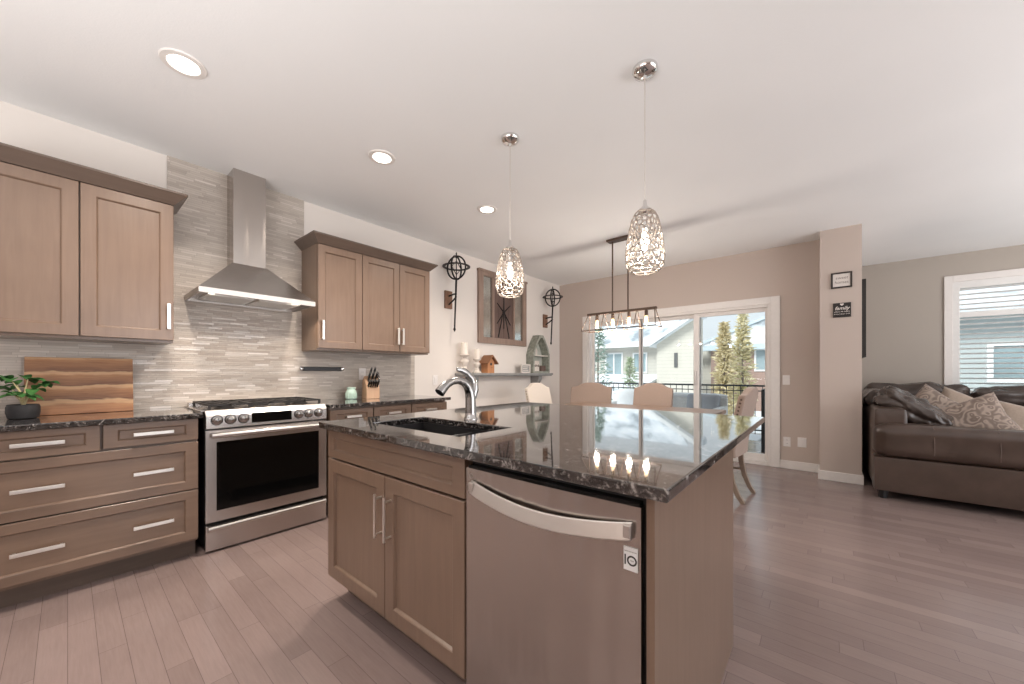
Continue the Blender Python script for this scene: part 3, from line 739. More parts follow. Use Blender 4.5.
# --- magnetic knife rail, outlets
def wall_plate(name, label, fn, a, z, kind, wid=0.072):
    o = thing(name, label, 'outlet' if kind == 'outlet' else 'switch', fn(a, z, 0), group='wall plates')
    m = MB(); m.hexa([fn(p, q, n) for n in (0, 0.006) for p, q in ((a-wid/2, z-0.058), (a+wid/2, z-0.058), (a+wid/2, z+0.058), (a-wid/2, z+0.058))])
    m.build('plate', 'plate', o, bevel=0.002)
    if kind == 'outlet':
        for dz in (-0.021, 0.021):
            m = MB(); m.hexa([fn(p, q, n) for n in (0.0055, 0.008) for p, q in ((a-0.016, z+dz-0.014), (a+0.016, z+dz-0.014), (a+0.016, z+dz+0.014), (a-0.016, z+dz+0.014))])
            s_ = m.build('socket', 'plate', o)
            m = MB()
            for da in (-0.006, 0.006): m.hexa([fn(p, q, n) for n in (0.0078, 0.0084) for p, q in ((a+da-0.001, z+dz-0.005), (a+da+0.001, z+dz-0.005), (a+da+0.001, z+dz+0.005), (a+da-0.001, z+dz+0.005))])
            m.build('slot', 'ink', s_)
    else:
        m = MB(); m.hexa([fn(p, q, n) for n in (0.0055, 0.010) for p, q in ((a-0.016, z-0.033), (a+0.016, z-0.033), (a+0.016, z+0.033), (a-0.016, z+0.033))])
        m.build('rocker', 'plate', o, bevel=0.001)
    return o
ftile = lambda a, z, n: (XW+0.008+n, a, z)
fwall = lambda a, z, n: (XW+n, a, z)
fdin = lambda a, z, n: (a, YD-n, z)
wall_plate('outlet_plate', 'white outlet on the tile behind the knife block', ftile, 1.925, 1.155, 'outlet')
wall_plate('switch_plate', 'white switch on the pale wall just past the counter end', fwall, 2.86, 1.08, 'switch')
wall_plate('switch_plate', 'white light switch beside the patio door casing', fdin, -0.345, 1.08, 'switch')
wall_plate('outlet_plate', 'white outlet low on the wall nearest the patio door', fdin, -0.338, 0.327, 'outlet')
wall_plate('outlet_plate', 'white wall plate low on the wall nearest the column', fdin, -0.193, 0.335, 'switch', 0.085)
kr = thing('knife_rail', 'dark magnetic knife rail on the tile right of the range', 'knife rail', (XW+0.03, 1.535, 1.20))
MB().box(XW+0.008, XW+0.03, 1.335, 1.715, 1.185, 1.222).build('bar', 'black', kr, bevel=0.003)
for y in (1.343, 1.712): MB().lathe([(0.017, 0), (0.018, 0.003), (0.018, 0.026), (0.014, 0.03)], (XW+0.008, y, 1.2035), 16, Matrix.Rotation(PI/2, 3, 'Y')).build('end_cap', 'chrome', kr, smooth=True)

# --- things on the kitchen counters
# cutting board leaning on the backsplash
m = MB(); bt = 0.022; lean = 0.05
yb0, yb1, zb1 = -0.162, 0.281, 0.345
m.hexa([(-3.535, yb0, 0.9145), (-3.535+bt, yb0, 0.9145), (-3.535+bt, yb1, 0.9145), (-3.535, yb1, 0.9145), (-3.535-lean, yb0, 0.9145+zb1), (-3.535-lean+bt, yb0, 0.9145+zb1), (-3.535-lean+bt, yb1, 0.9145+zb1), (-3.535-lean, yb1, 0.9145+zb1)])
tag(m.build('cutting_board', 'board', bevel=0.004), 'large striped wooden cutting board leaning against the tile', 'cutting board')
# potted plant
PX, PY = -3.385, -0.157
pp = thing('potted_plant', 'small green leafy plant in a round charcoal pot', 'potted plant', (PX, PY, 0.9142))
MB().lathe([(0.045, 0.9142), (0.054, 0.918), (0.060, 0.945), (0.060, 0.978), (0.055, 0.992), (0.049, 0.992), (0.049, 0.978)], (PX, PY, 0), 28).build('pot', 'pot', pp, smooth=True)
MB().lathe([(0.048, 0.972), (0.048, 0.979), (0.02, 0.982)], (PX, PY, 0), 20).build('soil', 'soil', pp)
m = MB(); tips = []
for k in range(9):
    q = 2*PI*k/9+0.3; r_ = 0.022 + 0.045*(k % 3)/2; hh = 0.065+0.085*((k*5) % 4)/3
    t = (PX+math.cos(q)*r_, PY+math.sin(q)*r_, 0.98+hh)
    m.tube([(PX, PY, 0.978), (PX+math.cos(q)*r_*0.3, PY+math.sin(q)*r_*0.3, 0.98+hh*0.55), t], [0.005, 0.004, 0.002], 6); tips.append((t, q))
m.build('stem', 'stem', pp, smooth=True)
for (t, q) in tips:
    for dq in (-1.3, -0.5, 0.35, 1.2):
        m = MB(); L = rnd.uniform(0.058, 0.085); W = L*0.36; a = q+dq+rnd.uniform(-0.3, 0.3); rise = rnd.uniform(-0.2, 1.5)
        d = Vector((math.cos(a)*math.cos(rise*0.6), math.sin(a)*math.cos(rise*0.6), math.sin(rise*0.6))); sd = Vector((-math.sin(a), math.cos(a), 0)); up = Vector((0, 0, 1))
        rows = []
        for i in range(6):
            u = i/5; ww = W*math.sin(PI*min(0.98, 0.06+u*0.92))**0.8; cpt = Vector(t)+d*L*u-up*(u*u*L*0.45)
            rows.append([m.bm.verts.new(cpt+sd*ww*s_+up*(abs(s_)*ww*0.35 - 0.001*kk)) for kk in (0, 1) for s_ in (-1, -0.5, 0, 0.5, 1)])
        for A, B in zip(rows, rows[1:]):
            for j in range(4):
                m.bm.faces.new((A[j], A[j+1], B[j+1], B[j])); m.bm.faces.new((A[j+5], B[j+5], B[j+6], A[j+6]))
            m.bm.faces.new((A[0], B[0], B[5], A[5])); m.bm.faces.new((A[4], A[9], B[9], B[4]))
        for A in (rows[0], rows[-1]):
            for j in range(4): m.bm.faces.new((A[j], A[j+1], A[j+6], A[j+5]))
        m.build('leaf', 'leaf', pp, smooth=True)
# mint jar
JX, JY = -3.48, 1.75
j = thing('jar', 'small mint green jar with ribbed sides beside the knife block', 'jar', (JX, JY, 0.9142))
m = MB(); m.lathe([(0.038, 0.9142), (0.043, 0.918), (0.044, 0.965), (0.042, 0.985), (0.034, 0.995), (0.034, 1.005)], (JX, JY, 0), 28)
for k in range(12):
    q = 2*PI*k/12; m.tube([(JX+0.0435*math.cos(q), JY+0.0435*math.sin(q), 0.922), (JX+0.0435*math.cos(q), JY+0.0435*math.sin(q), 0.97)], 0.004, 6)
m.build('body', 'mint', j, smooth=True)
MB().lathe([(0.036, 1.003), (0.037, 1.006), (0.037, 1.015), (0.033, 1.018)], (JX, JY, 0), 28).build('lid', 'mint', j, smooth=True); j.scale = (1.1, 1.1, 1.1)
# knife block
KBX, KBY = -3.455, 1.935
kb = thing('knife_block', 'pale wooden knife block full of black-handled knives', 'knife block', (KBX, KBY, 0.9142), -0.25); kb.scale = (1.08, 1.12, 1.2)
pr = [(-0.09, 0), (0.09, 0), (0.09, 0.082), (0.0, 0.185), (-0.055, 0.150)]
m = MB(); m.prism(pr, lambda a, b, t: (a, t, b), -0.055, 0.055); m.build('block', 'block', kb, bevel=0.003, local=True)
dirv = Vector((0.62, 0, 0.78)).normalized(); side = Vector((-0.66, 0, 0.75))
nrm = Vector((0.103, 0, 0.09)).normalized(); along = Vector((-0.09, 0, 0.103)).normalized()
for r_, (s_, n_, L) in enumerate(((0.024, 5, 0.075), (0.085, 3, 0.10), (0.118, 2, 0.115))):
    for k in range(n_):
        yy = (k-(n_-1)/2)*(0.019 if n_ == 5 else 0.03)
        b0 = Vector((0.09, yy, 0.082))+along*s_
        m = MB(); m.tube([b0-nrm*0.004, b0+nrm*0.02, b0+nrm*L*0.6, b0+nrm*L], [0.0075, 0.0085, 0.0100, 0.0090], 8, flat=(0.85, 1.5)); m.build('knife_handle', 'black', kb, local=True, smooth=True)
b0 = Vector((0.09, 0.048, 0.082))+along*0.09
m = MB()
for s_ in (-1, 1): m.tube([b0+nrm*0.055+along*s_*0.022+Vector((0.026*math.cos(q), 0, 0))+along*0.02*math.sin(q) for q in [2*PI*k/14 for k in range(14)]], 0.004, 6, closed=True)
m.tube([b0-nrm*0.004, b0+nrm*0.035], 0.006, 6)
m.build('scissors', 'chrome', kb, local=True, smooth=True)

# ================================================================== island
IX0, IX1, IY0, IY1 = -1.9906, -0.2544, 0.827, 2.5453
SKX0, SKX1, SKY0, SKY1 = -1.754, -1.10, 0.985, 1.308
counter('island_countertop', IX0, IX1, IY0, IY1, 'large dark polished granite top of the kitchen island', (SKX0, SKX1, SKY0, SKY1))
isl = thing('kitchen_island', 'taupe kitchen island base with sink doors and end panel', 'island', (-1.12, 1.33, 0))
YFc = 0.880; YBk = 1.82
m = MB(); YFb = YFc+0.014; m.box(-1.955, -1.925, YFb, YBk, 0.105, 0.884); m.box(-0.945, -0.927, YFb, YBk, 0.105, 0.884); m.box(-1.925, -0.945, YFb, YBk, 0.105, 0.125); m.box(-1.955, -0.298, YBk-0.02, YBk, 0.0, 0.884); m.box(-1.925, -0.945, YFb, YFb+0.018, 0.125, 0.70)
m.build('body', 'cab', isl)
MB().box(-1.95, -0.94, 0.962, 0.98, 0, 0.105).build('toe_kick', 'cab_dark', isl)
fi = IY(YFc)
m = MB(); m.shaker(fi, -1.954, -0.928, 0.738, 0.876, 0.062, 0.02, 0.012, 0.036); m.build('sink_front', 'cab_x', isl)
for a0, a1, hp in ((-1.954, -1.4245, -1.446), (-1.4195, -0.930, -1.375)):
    d = MB().shaker(fi, a0, a1, 0.128, 0.728, 0.060).build('door', 'cab', isl)
    m = MB(); m.tube([(hp, YFc-0.052, 0.472), (hp, YFc-0.052, 0.655)], 0.006, 10)
    for zz in (0.485, 0.635): m.tube([(hp, YFc-0.019, zz), (hp, YFc-0.053, zz)], 0.005, 8)
    m.build('handle', 'nickel', d, smooth=True)
MB().box(-0.3135, -0.294, 0.858, YBk+0.004, 0.0, 0.884).build('end_panel', 'cab', isl, bevel=0.002)
# dishwasher
dw = thing('dishwasher', 'stainless dishwasher with bowed handle built into the island', 'dishwasher', (-0.62, 1.1, 0))
MB().box(-0.922, -0.322, YFc+0.012, 1.46, 0.105, 0.868).build('tub', 'black', dw)
MB().box(-0.91, -0.33, 0.958, 0.975, 0, 0.105).build('toe_kick', 'black', dw)
m = MB()
prof = []
nseg = 24
for i in range(nseg+1):
    u = i/nseg; x = -0.921+u*0.594; prof.append((x, 0.862-0.006*math.sin(PI*u)))
pl = [(a, b) for a, b in prof]+[(-0.327, YFc+0.012), (-0.921, YFc+0.012)]
m.prism(pl, lambda a, b, t: (a, b, t), 0.108, 0.848); dpan = m.build('door', 'steel_z', dw, smooth=True)
m = MB(); m.box(-0.915, -0.333, 0.868, YFc+0.013, 0.848, 0.856)
for k in range(7): m.box(-0.66+k*0.02, -0.65+k*0.02, 0.872, 0.876, 0.856, 0.8575)
m.build('control_strip', 'black_gloss', dw)
m = MB(); pts = []; n = 16
top = []; 
for i in range(n+1):
    u = i/n; x = -0.890+u*0.545; bow = math.sin(PI*u)
    y = 0.857-0.008-0.020*bow**0.7; zc = 0.792-0.030*bow; hh = 0.021
    top.append([m.bm.verts.new(p) for p in ((x, y+0.004, zc+hh), (x, y-0.006, zc-hh), (x, y+0.009, zc-hh-0.002), (x, y+0.013, zc+hh-0.002))])
for A, B in zip(top, top[1:]):
    for k in range(4): m.bm.faces.new((A[k], A[(k+1) % 4], B[(k+1) % 4], B[k]))
m.bm.faces.new(top[0][::-1]); m.bm.faces.new(top[-1])
m.box(-0.890, -0.872, 0.840, 0.866, 0.776, 0.808); m.box(-0.363, -0.345, 0.840, 0.866, 0.776, 0.808)
m.build('handle', 'steel_soft', dpan, bevel=0.003)
st = MB().box(-0.368, -0.334, 0.8585, 0.8603, 0.694, 0.7495).build('sticker', 'sticker', dpan)
m = MB(); m.box(-0.3658, -0.3622, 0.8578, 0.8586, 0.707, 0.731)
m.lathe([(0.0122, 0), (0.0122, 0.0008), (0.0083, 0.0008), (0.0083, 0)], (-0.3475, 0.8586, 0.7185), 28, Matrix.Rotation(PI/2, 3, 'X'), cap=False)
m.build('numeral', 'ink', st)
text_obj('small_print', 'INVERTER MOTOR', 0.0036, 'ink_grey', st, (-0.351, 0.8584, 0.7395), (PI/2, 0, 0)).location = (-0.351-dpan.matrix_basis.translation.x+0.62, 0.8584-1.1, 0.7395)
text_obj('small_print', 'YEAR', 0.0040, 'ink_grey', st, (-0.3475, 0.8584, 0.7185), (PI/2, 0, 0)).location = (-0.3475+0.62, 0.8584-1.1, 0.7185)
m = MB(); m.lathe([(0.0085, 0), (0.0085, 0.0007), (0.0072, 0.0007), (0.0072, 0)], (-0.897, 0.8612, 0.822), 24, Matrix.Rotation(PI/2, 3, 'X'), cap=False)
m.box(-0.899, -0.8975, 0.8603, 0.8612, 0.818, 0.826); m.box(-0.899, -0.894, 0.8603, 0.8612, 0.818, 0.8195)
m.build('emblem', 'emblem', dpan)

# sink
sk = thing('kitchen_sink', 'black double-bowl undermount sink in the island', 'sink', (-1.427, 1.146, 0.70))
def bowl(m, x0, x1, y0, y1, zt, zb, t=0.012):
    m.box(x0-t, x0, y0-t, y1+t, zb-t, zt); m.box(x1, x1+t, y0-t, y1+t, zb-t, zt); m.box(x0, x1, y0-t, y0, zb-t, zt); m.box(x0, x1, y1, y1+t, zb-t, zt); m.box(x0, x1, y0, y1, zb-t, zb)
m = MB(); zr = 0.8835
bowl(m, SKX0+0.006, -1.372, SKY0+0.006, SKY1-0.006, zr-0.05, 0.69); bowl(m, -1.340, SKX1-0.006, SKY0+0.006, SKY1-0.006, zr-0.05, 0.69)
m.box(SKX0-0.006, SKX1+0.006, SKY0-0.008, SKY0+0.006, zr-0.055, zr); m.box(SKX0-0.006, SKX1+0.006, SKY1-0.006, SKY1+0.008, zr-0.055, zr)
m.box(SKX0-0.008, SKX0+0.006, SKY0, SKY1, zr-0.055, zr); m.box(SKX1-0.006, SKX1+0.008, SKY0, SKY1, zr-0.055, zr)
m.tube([(-1.356, SKY0+0.006, zr-0.03), (-1.356, SKY1-0.006, zr-0.03)], 0.014, 10); m.box(-1.368, -1.344, SKY0+0.006, SKY1-0.006, zr-0.06, zr-0.03)
m.build('basin', 'composite', sk)
for x in (-1.56, -1.22):
    MB().lathe([(0.04, 0.690), (0.042, 0.694), (0.03, 0.693), (0.012, 0.692)], (x, 1.15, 0), 20).build('drain', 'chrome', sk, smooth=True)
# faucet
fc = thing('faucet', 'brushed steel gooseneck faucet behind the island sink', 'faucet', (-1.468, 1.405, 0.914))
FX, FY_ = -1.468, 1.405
MB().lathe([(0.038, 0.914), (0.038, 0.921), (0.032, 0.927), (0.030, 0.95)], (FX, FY_, 0), 24).build('base', 'faucet', fc, smooth=True)
m = MB(); P = []; Rr = []
for (yy, zz, r_) in ((0, 0.93, 0.030), (0, 0.98, 0.0295), (-0.001, 1.03, 0.028), (-0.008, 1.065, 0.0265), (-0.024, 1.095, 0.0235), (-0.052, 1.116, 0.0205), (-0.09, 1.126, 0.019), (-0.13, 1.122, 0.019), (-0.165, 1.108, 0.021), (-0.192, 1.088, 0.0245), (-0.214, 1.066, 0.026)):
    P.append((FX, FY_+yy, zz)); Rr.append(r_)
m.tube(P, Rr, 16); m.build('spout', 'faucet', fc, smooth=True)
m = MB(); m.tube([(FX+0.004, FY_+0.012, 1.03), (FX+0.004, FY_+0.026, 1.075), (FX+0.004, FY_+0.028, 1.110)], [0.020, 0.023, 0.018], 14)
m.tube([(FX+0.003, FY_+0.028, 1.10), (FX, FY_+0.012, 1.138), (FX-0.004, FY_-0.022, 1.166), (FX-0.008, FY_-0.065, 1.183), (FX-0.010, FY_-0.090, 1.184)], [0.015, 0.0135, 0.013, 0.013, 0.009], 12, flat=(1.25, 0.7))
m.build('lever', 'faucet', fc, smooth=True)

# ================================================================== ceiling lamps
for x, y, lab in ((-2.47, 0.375, 'recessed ceiling downlight in front of the range hood, nearest the camera'), (-2.441, 1.455, 'recessed ceiling downlight over the aisle, middle of the row'), (-2.449, 2.557, 'recessed ceiling downlight at the far end of the row beside the smaller-looking pendant')):
    d = thing('ceiling_downlight', lab, 'ceiling light', (x, y, H-0.012), group='recessed downlights')
    MB().lathe([(0.062, H-0.004), (0.066, H-0.010), (0.090, H-0.008), (0.094, H-0.0005), (0.060, H-0.0005)], (x, y, 0), 32).build('trim_ring', 'trim', d, smooth=True)
    MB().lathe([(0.060, H-0.0072), (0.060, H-0.0042)], (x, y, 0), 32).build('diffuser', 'downlight', d)
    spot('downlight_lamp', (x, y, H-0.03), 95, (1.0, 0.88, 0.76), 2.5, 0.8, 0.06)

def egg(t):
    T = [(0, 0.030, 0.155), (0.12, 0.048, 0.142), (0.25, 0.066, 0.105), (0.42, 0.079, 0.045), (0.6, 0.090, -0.025), (0.78, 0.0955, -0.09), (0.9, 0.088, -0.135), (1.0, 0.066, -0.158)]
    for (a, r0, z0), (b, r1, z1) in zip(T, T[1:]):
        if t <= b:
            k = (t-a)/(b-a); return r0+(r1-r0)*k, z0+(z1-z0)*k
    return T[-1][1:]
def pendant(x, y, zc, label):
    p = thing('pendant_light', label, 'pendant light', (x, y, zc), group='island pendants')
    lz = lambda z: zc+z
    MB().lathe([(0.062, H-0.0005), (0.062, H-0.012), (0.054, H-0.026), (0.030, H-0.036), (0.010, H-0.040), (0.006, H-0.055)][::-1], (x, y, 0), 32).build('canopy', 'chrome', p, smooth=True)
    MB().tube([(x, y, lz(0.19)), (x, y, H-0.045)], 0.0028, 8).build('cord', 'nickel', p)
    MB().lathe([(0.032, lz(0.150)), (0.030, lz(0.160)), (0.016, lz(0.172)), (0.010, lz(0.182)), (0.008, lz(0.205)), (0.005, lz(0.21))], (x, y, 0), 20).build('cap', 'chrome', p, smooth=True)
    # woven wire shade: dual of a jittered icosphere wrapped over an egg profile
    b = bmesh.new(); bmesh.ops.create_icosphere(b, subdivisions=3, radius=1.0)
    rr = random.Random(3)
    for v in b.verts: v.co = (v.co+Vector((rr.uniform(-1, 1), rr.uniform(-1, 1), rr.uniform(-1, 1)))*0.085).normalized()
    def wrap(c, k=1.0):
        c = c.normalized(); t = math.acos(max(-1, min(1, c.z)))/PI; r_, z_ = egg(min(1, t*1.06)); a = math.atan2(c.y, c.x)
        return Vector((x+r_*k*math.cos(a), y+r_*k*math.sin(a), zc+z_))
    m = MB()
    for e in b.edges:
        f0, f1 = e.link_faces
        c0, c1 = f0.calc_center_median(), f1.calc_center_median()
        if min(c0.z, c1.z) < -0.975 or max(c0.z, c1.z) > 0.985: continue
        p0, p1 = wrap(c0), wrap(c1)
        if (p0-p1).length > 1e-4: m.tube([p0, p1], 0.0034, 5, cap=False)
    m.tube([(x+0.066*math.cos(q), y+0.066*math.sin(q), lz(-0.158)) for q in [2*PI*k/32 for k in range(32)]], 0.003, 6, closed=True)
    m.build('shade', 'silver', p, smooth=True)
    m = MB(); k = 0
    for v in b.verts:
        k += 1
        if k % 3 or v.co.z > 0.9: continue
        q = wrap(v.co, 0.93); m.lathe([(0.001, -0.005), (0.0055, 0), (0.001, 0.005)], q, 6, cap=False)
    o = m.build('crystal_bead', 'crystal', p); o['kind'] = 'stuff'
    b.free()
    MB().lathe([(0.004, lz(-0.05)), (0.017, lz(-0.042)), (0.023, lz(-0.02)), (0.020, lz(0.01)), (0.014, lz(0.035)), (0.013, lz(0.06))], (x, y, 0), 18).build('bulb', 'bulb_white', p, smooth=True)
    MB().lathe([(0.016, lz(0.06)), (0.016, lz(0.11)), (0.010, lz(0.16))], (x, y, 0), 14).build('socket', 'chrome', p, smooth=True)
    point('pendant_lamp', (x, y, lz(-0.075)), 3.0, (1.0, 0.90, 0.78), 0.03)
pendant(-0.70, 1.897, 1.842, 'beaded silver wire pendant over the island in front of the chandelier')
pendant(-1.592, 1.883, 1.836, 'beaded silver wire pendant over the island nearer the range wall')

# linear chandelier over the dining table
CX, CY = -1.80, 4.1
ch = thing('chandelier', 'dark linear four-bulb cage chandelier over the dining table', 'chandelier', (CX, CY, 1.67))
MB().box(CX-0.15, CX+0.15, CY-0.055, CY+0.055, H-0.022, H).build('canopy', 'bronze', ch, bevel=0.003)
for x in (-1.894, -1.706): MB().tube([(x, CY, 1.885), (x, CY, H-0.02)], 0.0085, 10).build('rod', 'bronze', ch, smooth=True)
MB().box(-2.215, -1.385, CY-0.022, CY+0.022, 1.862, 1.888).build('top_bar', 'bronze', ch, bevel=0.002)
m = MB(); zb = 1.675; xa, xb_, wy = -2.25, -1.365, 0.10
m.tube([(xa, CY-wy, zb), (xb_, CY-wy, zb), (xb_, CY+wy, zb), (xa, CY+wy, zb)], 0.006, 6, closed=True)
for x0, x1 in ((-2.20, xa), (-1.40, xb_)):
    for s_ in (-1, 1): m.tube([(x0, CY+s_*0.018, 1.866), (x1, CY+s_*wy, zb)], 0.0055, 6)
for xm in (-1.995, -1.80, -1.60):
    for s_ in (-1, 1): m.tube([(xm, CY+s_*0.018, 1.866), (xm, CY+s_*wy, zb)], 0.0055, 6)
m.build('cage', 'bronze', ch, smooth=True)
for x in (-2.093, -1.890, -1.694, -1.498):
    s_ = MB().lathe([(0.017, 1.800), (0.019, 1.805), (0.019, 1.855), (0.012, 1.864)], (x, CY, 0), 14).build('socket', 'bronze', ch, smooth=True)
    g = MB().lathe([(0.004, 1.702), (0.016, 1.712), (0.021, 1.735), (0.018, 1.77), (0.012, 1.80)], (x, CY, 0), 16).build('bulb', 'bulb', s_, smooth=True)
    point('chandelier_lamp', (x, CY, 1.69), 9.5, (1.0, 0.90, 0.80), 0.025)

# ================================================================== pale wall decor
def torch(y, zc, label, tilt=0.0):
    t = thing('wall_torch', label, 'wall sconce', (XW, y, zc), group='iron orb wall torches')
    X = XW+0.165; r_ = 0.125
    bz = zc-0.375
    MB().box(XW, XW+0.028, y-0.055, y+0.055, bz-0.11, bz+0.11).build('mount_block', 'block_dk', t, bevel=0.003)
    m = MB(); m.tube([(X, y-tilt, zc-0.77), (X, y, zc-r_)], [0.010, 0.013], 8)
    m.lathe([(0.001, zc-0.79), (0.018, zc-0.755), (0.006, zc-0.735)], (X, y-tilt, 0), 8)
    m.lathe([(0.012, zc+r_-0.004), (0.018, zc+r_+0.01), (0.006, zc+r_+0.03), (0.010, zc+r_+0.045), (0.001, zc+r_+0.07)], (X, y, 0), 10)
    m.build('staff', 'black_metal', t, smooth=True)
    m = MB()
    for zz in (bz+0.045, ): m.tube([(XW+0.026, y, zz), (X-0.05, y, zz+0.012), (X, y, zz+0.01)], 0.010, 8)
    m.tube([(XW+0.026, y, bz-0.06), (X-0.06, y, bz-0.02), (X, y, bz+0.02)], 0.010, 8)
    m.build('bracket', 'black_metal', t, smooth=True)
    m = MB(); n = 36
    for a in (0.35, 0.35+PI/2):
        m.tube([(X+r_*math.cos(q)*math.cos(a), y+r_*math.cos(q)*math.sin(a), zc+1.12*r_*math.sin(q)) for q in [2*PI*k/n for k in range(n)]], 0.0105, 6, closed=True)
    m.tube([(X+1.22*r_*math.cos(q), y+1.22*r_*math.sin(q), zc+0.012) for q in [2*PI*k/n for k in range(n)]], 0.013, 6, closed=True, flat=(1.5, 0.7))
    d_ = 0.075
    m.tube([(X, y-d_, zc), (X, y, zc+d_*1.15), (X, y+d_, zc), (X, y, zc-d_*1.15)], 0.006, 6, closed=True)
    m.tube([(X, y, zc-r_*1.1), (X, y, zc+r_*1.1)], 0.006, 6)
    m.build('orb', 'black_metal', t, smooth=True)
torch(3.055, 2.455, 'black iron orb torch on the pale wall nearer the cabinets', 0.03)
torch(5.17, 2.415, 'black iron orb torch on the pale wall nearer the corner', 0.05)

# rustic window-frame art
wf = thing('wall_art', 'rustic wooden window-frame art with mirror side panes and dark star board', 'wall art', (XW, 4.1, 1.58))
y0, y1, z0, z1 = 3.575, 4.625, 1.58, 2.572
m = MB(); X0, X1 = XW, XW+0.04
m.box(X0, X1, y0, y0+0.085, z0, z1); m.box(X0, X1, y1-0.085, y1, z0, z1); m.box(X0, X1, y0+0.085, y1-0.085, z0, z0+0.085); m.box(X0, X1, y0+0.085, y1-0.085, z1-0.06, z1); m.box(X0, X1+0.012, y0-0.01, y1+0.01, z1-0.012, z1+0.02)
m.box(X0, X1-0.006, 3.845, 3.89, z0+0.085, z1-0.06); m.box(X0, X1-0.006, 4.31, 4.345, z0+0.085, z1-0.06)
m.build('frame', 'rustic', wf, bevel=0.003)
for a, b_ in ((y0+0.085, 3.845), (4.345, y1-0.085)): MB().box(XW+0.002, XW+0.012, a, b_, z0+0.085, z1-0.06).build('mirror_pane', 'mirror', wf)
m = MB()
for k in range(4):
    a = 3.89+k*0.105; m.box(XW+0.002, XW+0.02, a+0.002, a+0.103, z0+0.085, z1-0.06)
m.build('center_board', 'rustic_dk', wf)
m = MB(); cy_, cz_ = 4.10, 2.05
for k in range(6):
    q = PI/6+k*PI/3 if k not in (1, 4) else PI/6+k*PI/3
    e_ = (cy_+0.17*math.cos(q), cz_+0.30*math.sin(q)*(1.15 if k in (3, 5) else 0.8))
    m.tube([(XW+0.024, cy_, cz_), (XW+0.024, e_[0], e_[1])], [0.012, 0.006], 6)
m.lathe([(0.03, 0), (0.03, 0.01), (0.015, 0.014)], (XW+0.018, cy_, cz_), 16, Matrix.Rotation(PI/2, 3, 'Y'))
for s_ in (-1, 1): m.tube([(XW+0.024, cy_+s_*0.03, cz_-0.05), (XW+0.024, cy_+s_*0.12, z0+0.10)], 0.008, 6)
m.build('iron_star', 'black_metal', wf)

# shelf on two brackets
SZ = 1.165; SX = XW+0.20
sh = thing('wall_shelf', 'grey painted wall shelf on two scrolled brackets', 'shelf', (XW, 4.15, 1.13))
m = MB(); m.box(XW, SX, 3.17, 5.13, SZ-0.03, SZ); m.box(XW, SX-0.015, 3.185, 5.115, SZ-0.045, SZ-0.03); m.build('board', 'shelf', sh, bevel=0.003)
for y in (3.40, 4.82):
    pr = [(0, 0), (0.165, 0), (0.165, -0.02)]+[(0.165-0.145*(1-math.cos(q)), -0.02-0.13*math.sin(q)) for q in [PI/2*k/6 for k in range(1, 7)]]+[(0, -0.16)]
    m = MB(); m.prism(pr, lambda a, b, t: (XW+a, t, SZ-0.045+b), y-0.045, y+0.045); m.build('bracket', 'shelf', sh, bevel=0.003)
def candlestick(x, y, s_, ht, ch_, label):
    c = thing('candlestick', label, 'candle holder', (x, y, SZ+0.0003), group='candlesticks on the shelf')
    P = [(0.058, 0), (0.060, 0.012), (0.045, 0.03), (0.030, 0.045), (0.034, 0.06), (0.022, 0.075), (0.030, 0.10), (0.044, 0.125), (0.046, 0.14), (0.034, 0.16), (0.020, 0.172), (0.024, 0.185), (0.052, 0.20), (0.056, 0.212), (0.050, 0.216)]
    MB().lathe([(r_*s_, SZ+0.0003+z_*ht/0.216) for r_, z_ in P], (x, y, 0), 24).build('holder', 'ivory', c, smooth=True)
    k = MB().lathe([(0.038*s_, SZ+ht), (0.038*s_, SZ+ht+ch_-0.004), (0.034*s_, SZ+ht+ch_)], (x, y, 0), 20).build('candle', 'wax', c, smooth=True)
    MB().tube([(x, y, SZ+ht+ch_-0.002), (x, y, SZ+ht+ch_+0.012)], 0.0015, 6).build('wick', 'ink', k)
candlestick(-3.50, 3.245, 1.25, 0.235, 0.15, 'tall ivory turned candlestick with a thick candle at the shelf end')
candlestick(-3.49, 3.455, 1.0, 0.185, 0.13, 'shorter ivory turned candlestick with candle beside the birdhouse')
# birdhouse
bh = thing('birdhouse', 'small orange wooden birdhouse on the shelf', 'birdhouse', (-3.50, 3.66, SZ+0.0003))
bz = SZ+0.0003
m = MB(); m.prism([(-0.065, 0), (0.065, 0), (0.065, 0.15), (0, 0.225), (-0.065, 0.15)], lambda a, b, t: (t, 3.67+a, bz+b), -3.56, -3.44); m.build('body', 'birdwood', bh)
m = MB()
for s_ in (-1, 1): m.hexa([(xx, 3.67+s_*a, bz+b) for xx in (-3.58, -3.40) for a, b in ((0, 0.226), (0.105, 0.118), (0.108, 0.132), (0, 0.244))])
m.build('roof', 'birdroof', bh)
m = MB(); m.lathe([(0.018, 0), (0.018, 0.003)], (-3.4395, 3.67, bz+0.12), 18, Matrix.Rotation(PI/2, 3, 'Y')); m.build('entrance_hole', 'ink', bh)
MB().tube([(-3.441, 3.67, bz+0.075), (-3.405, 3.67, bz+0.075)], 0.004, 8).build('perch', 'birdwood', bh)
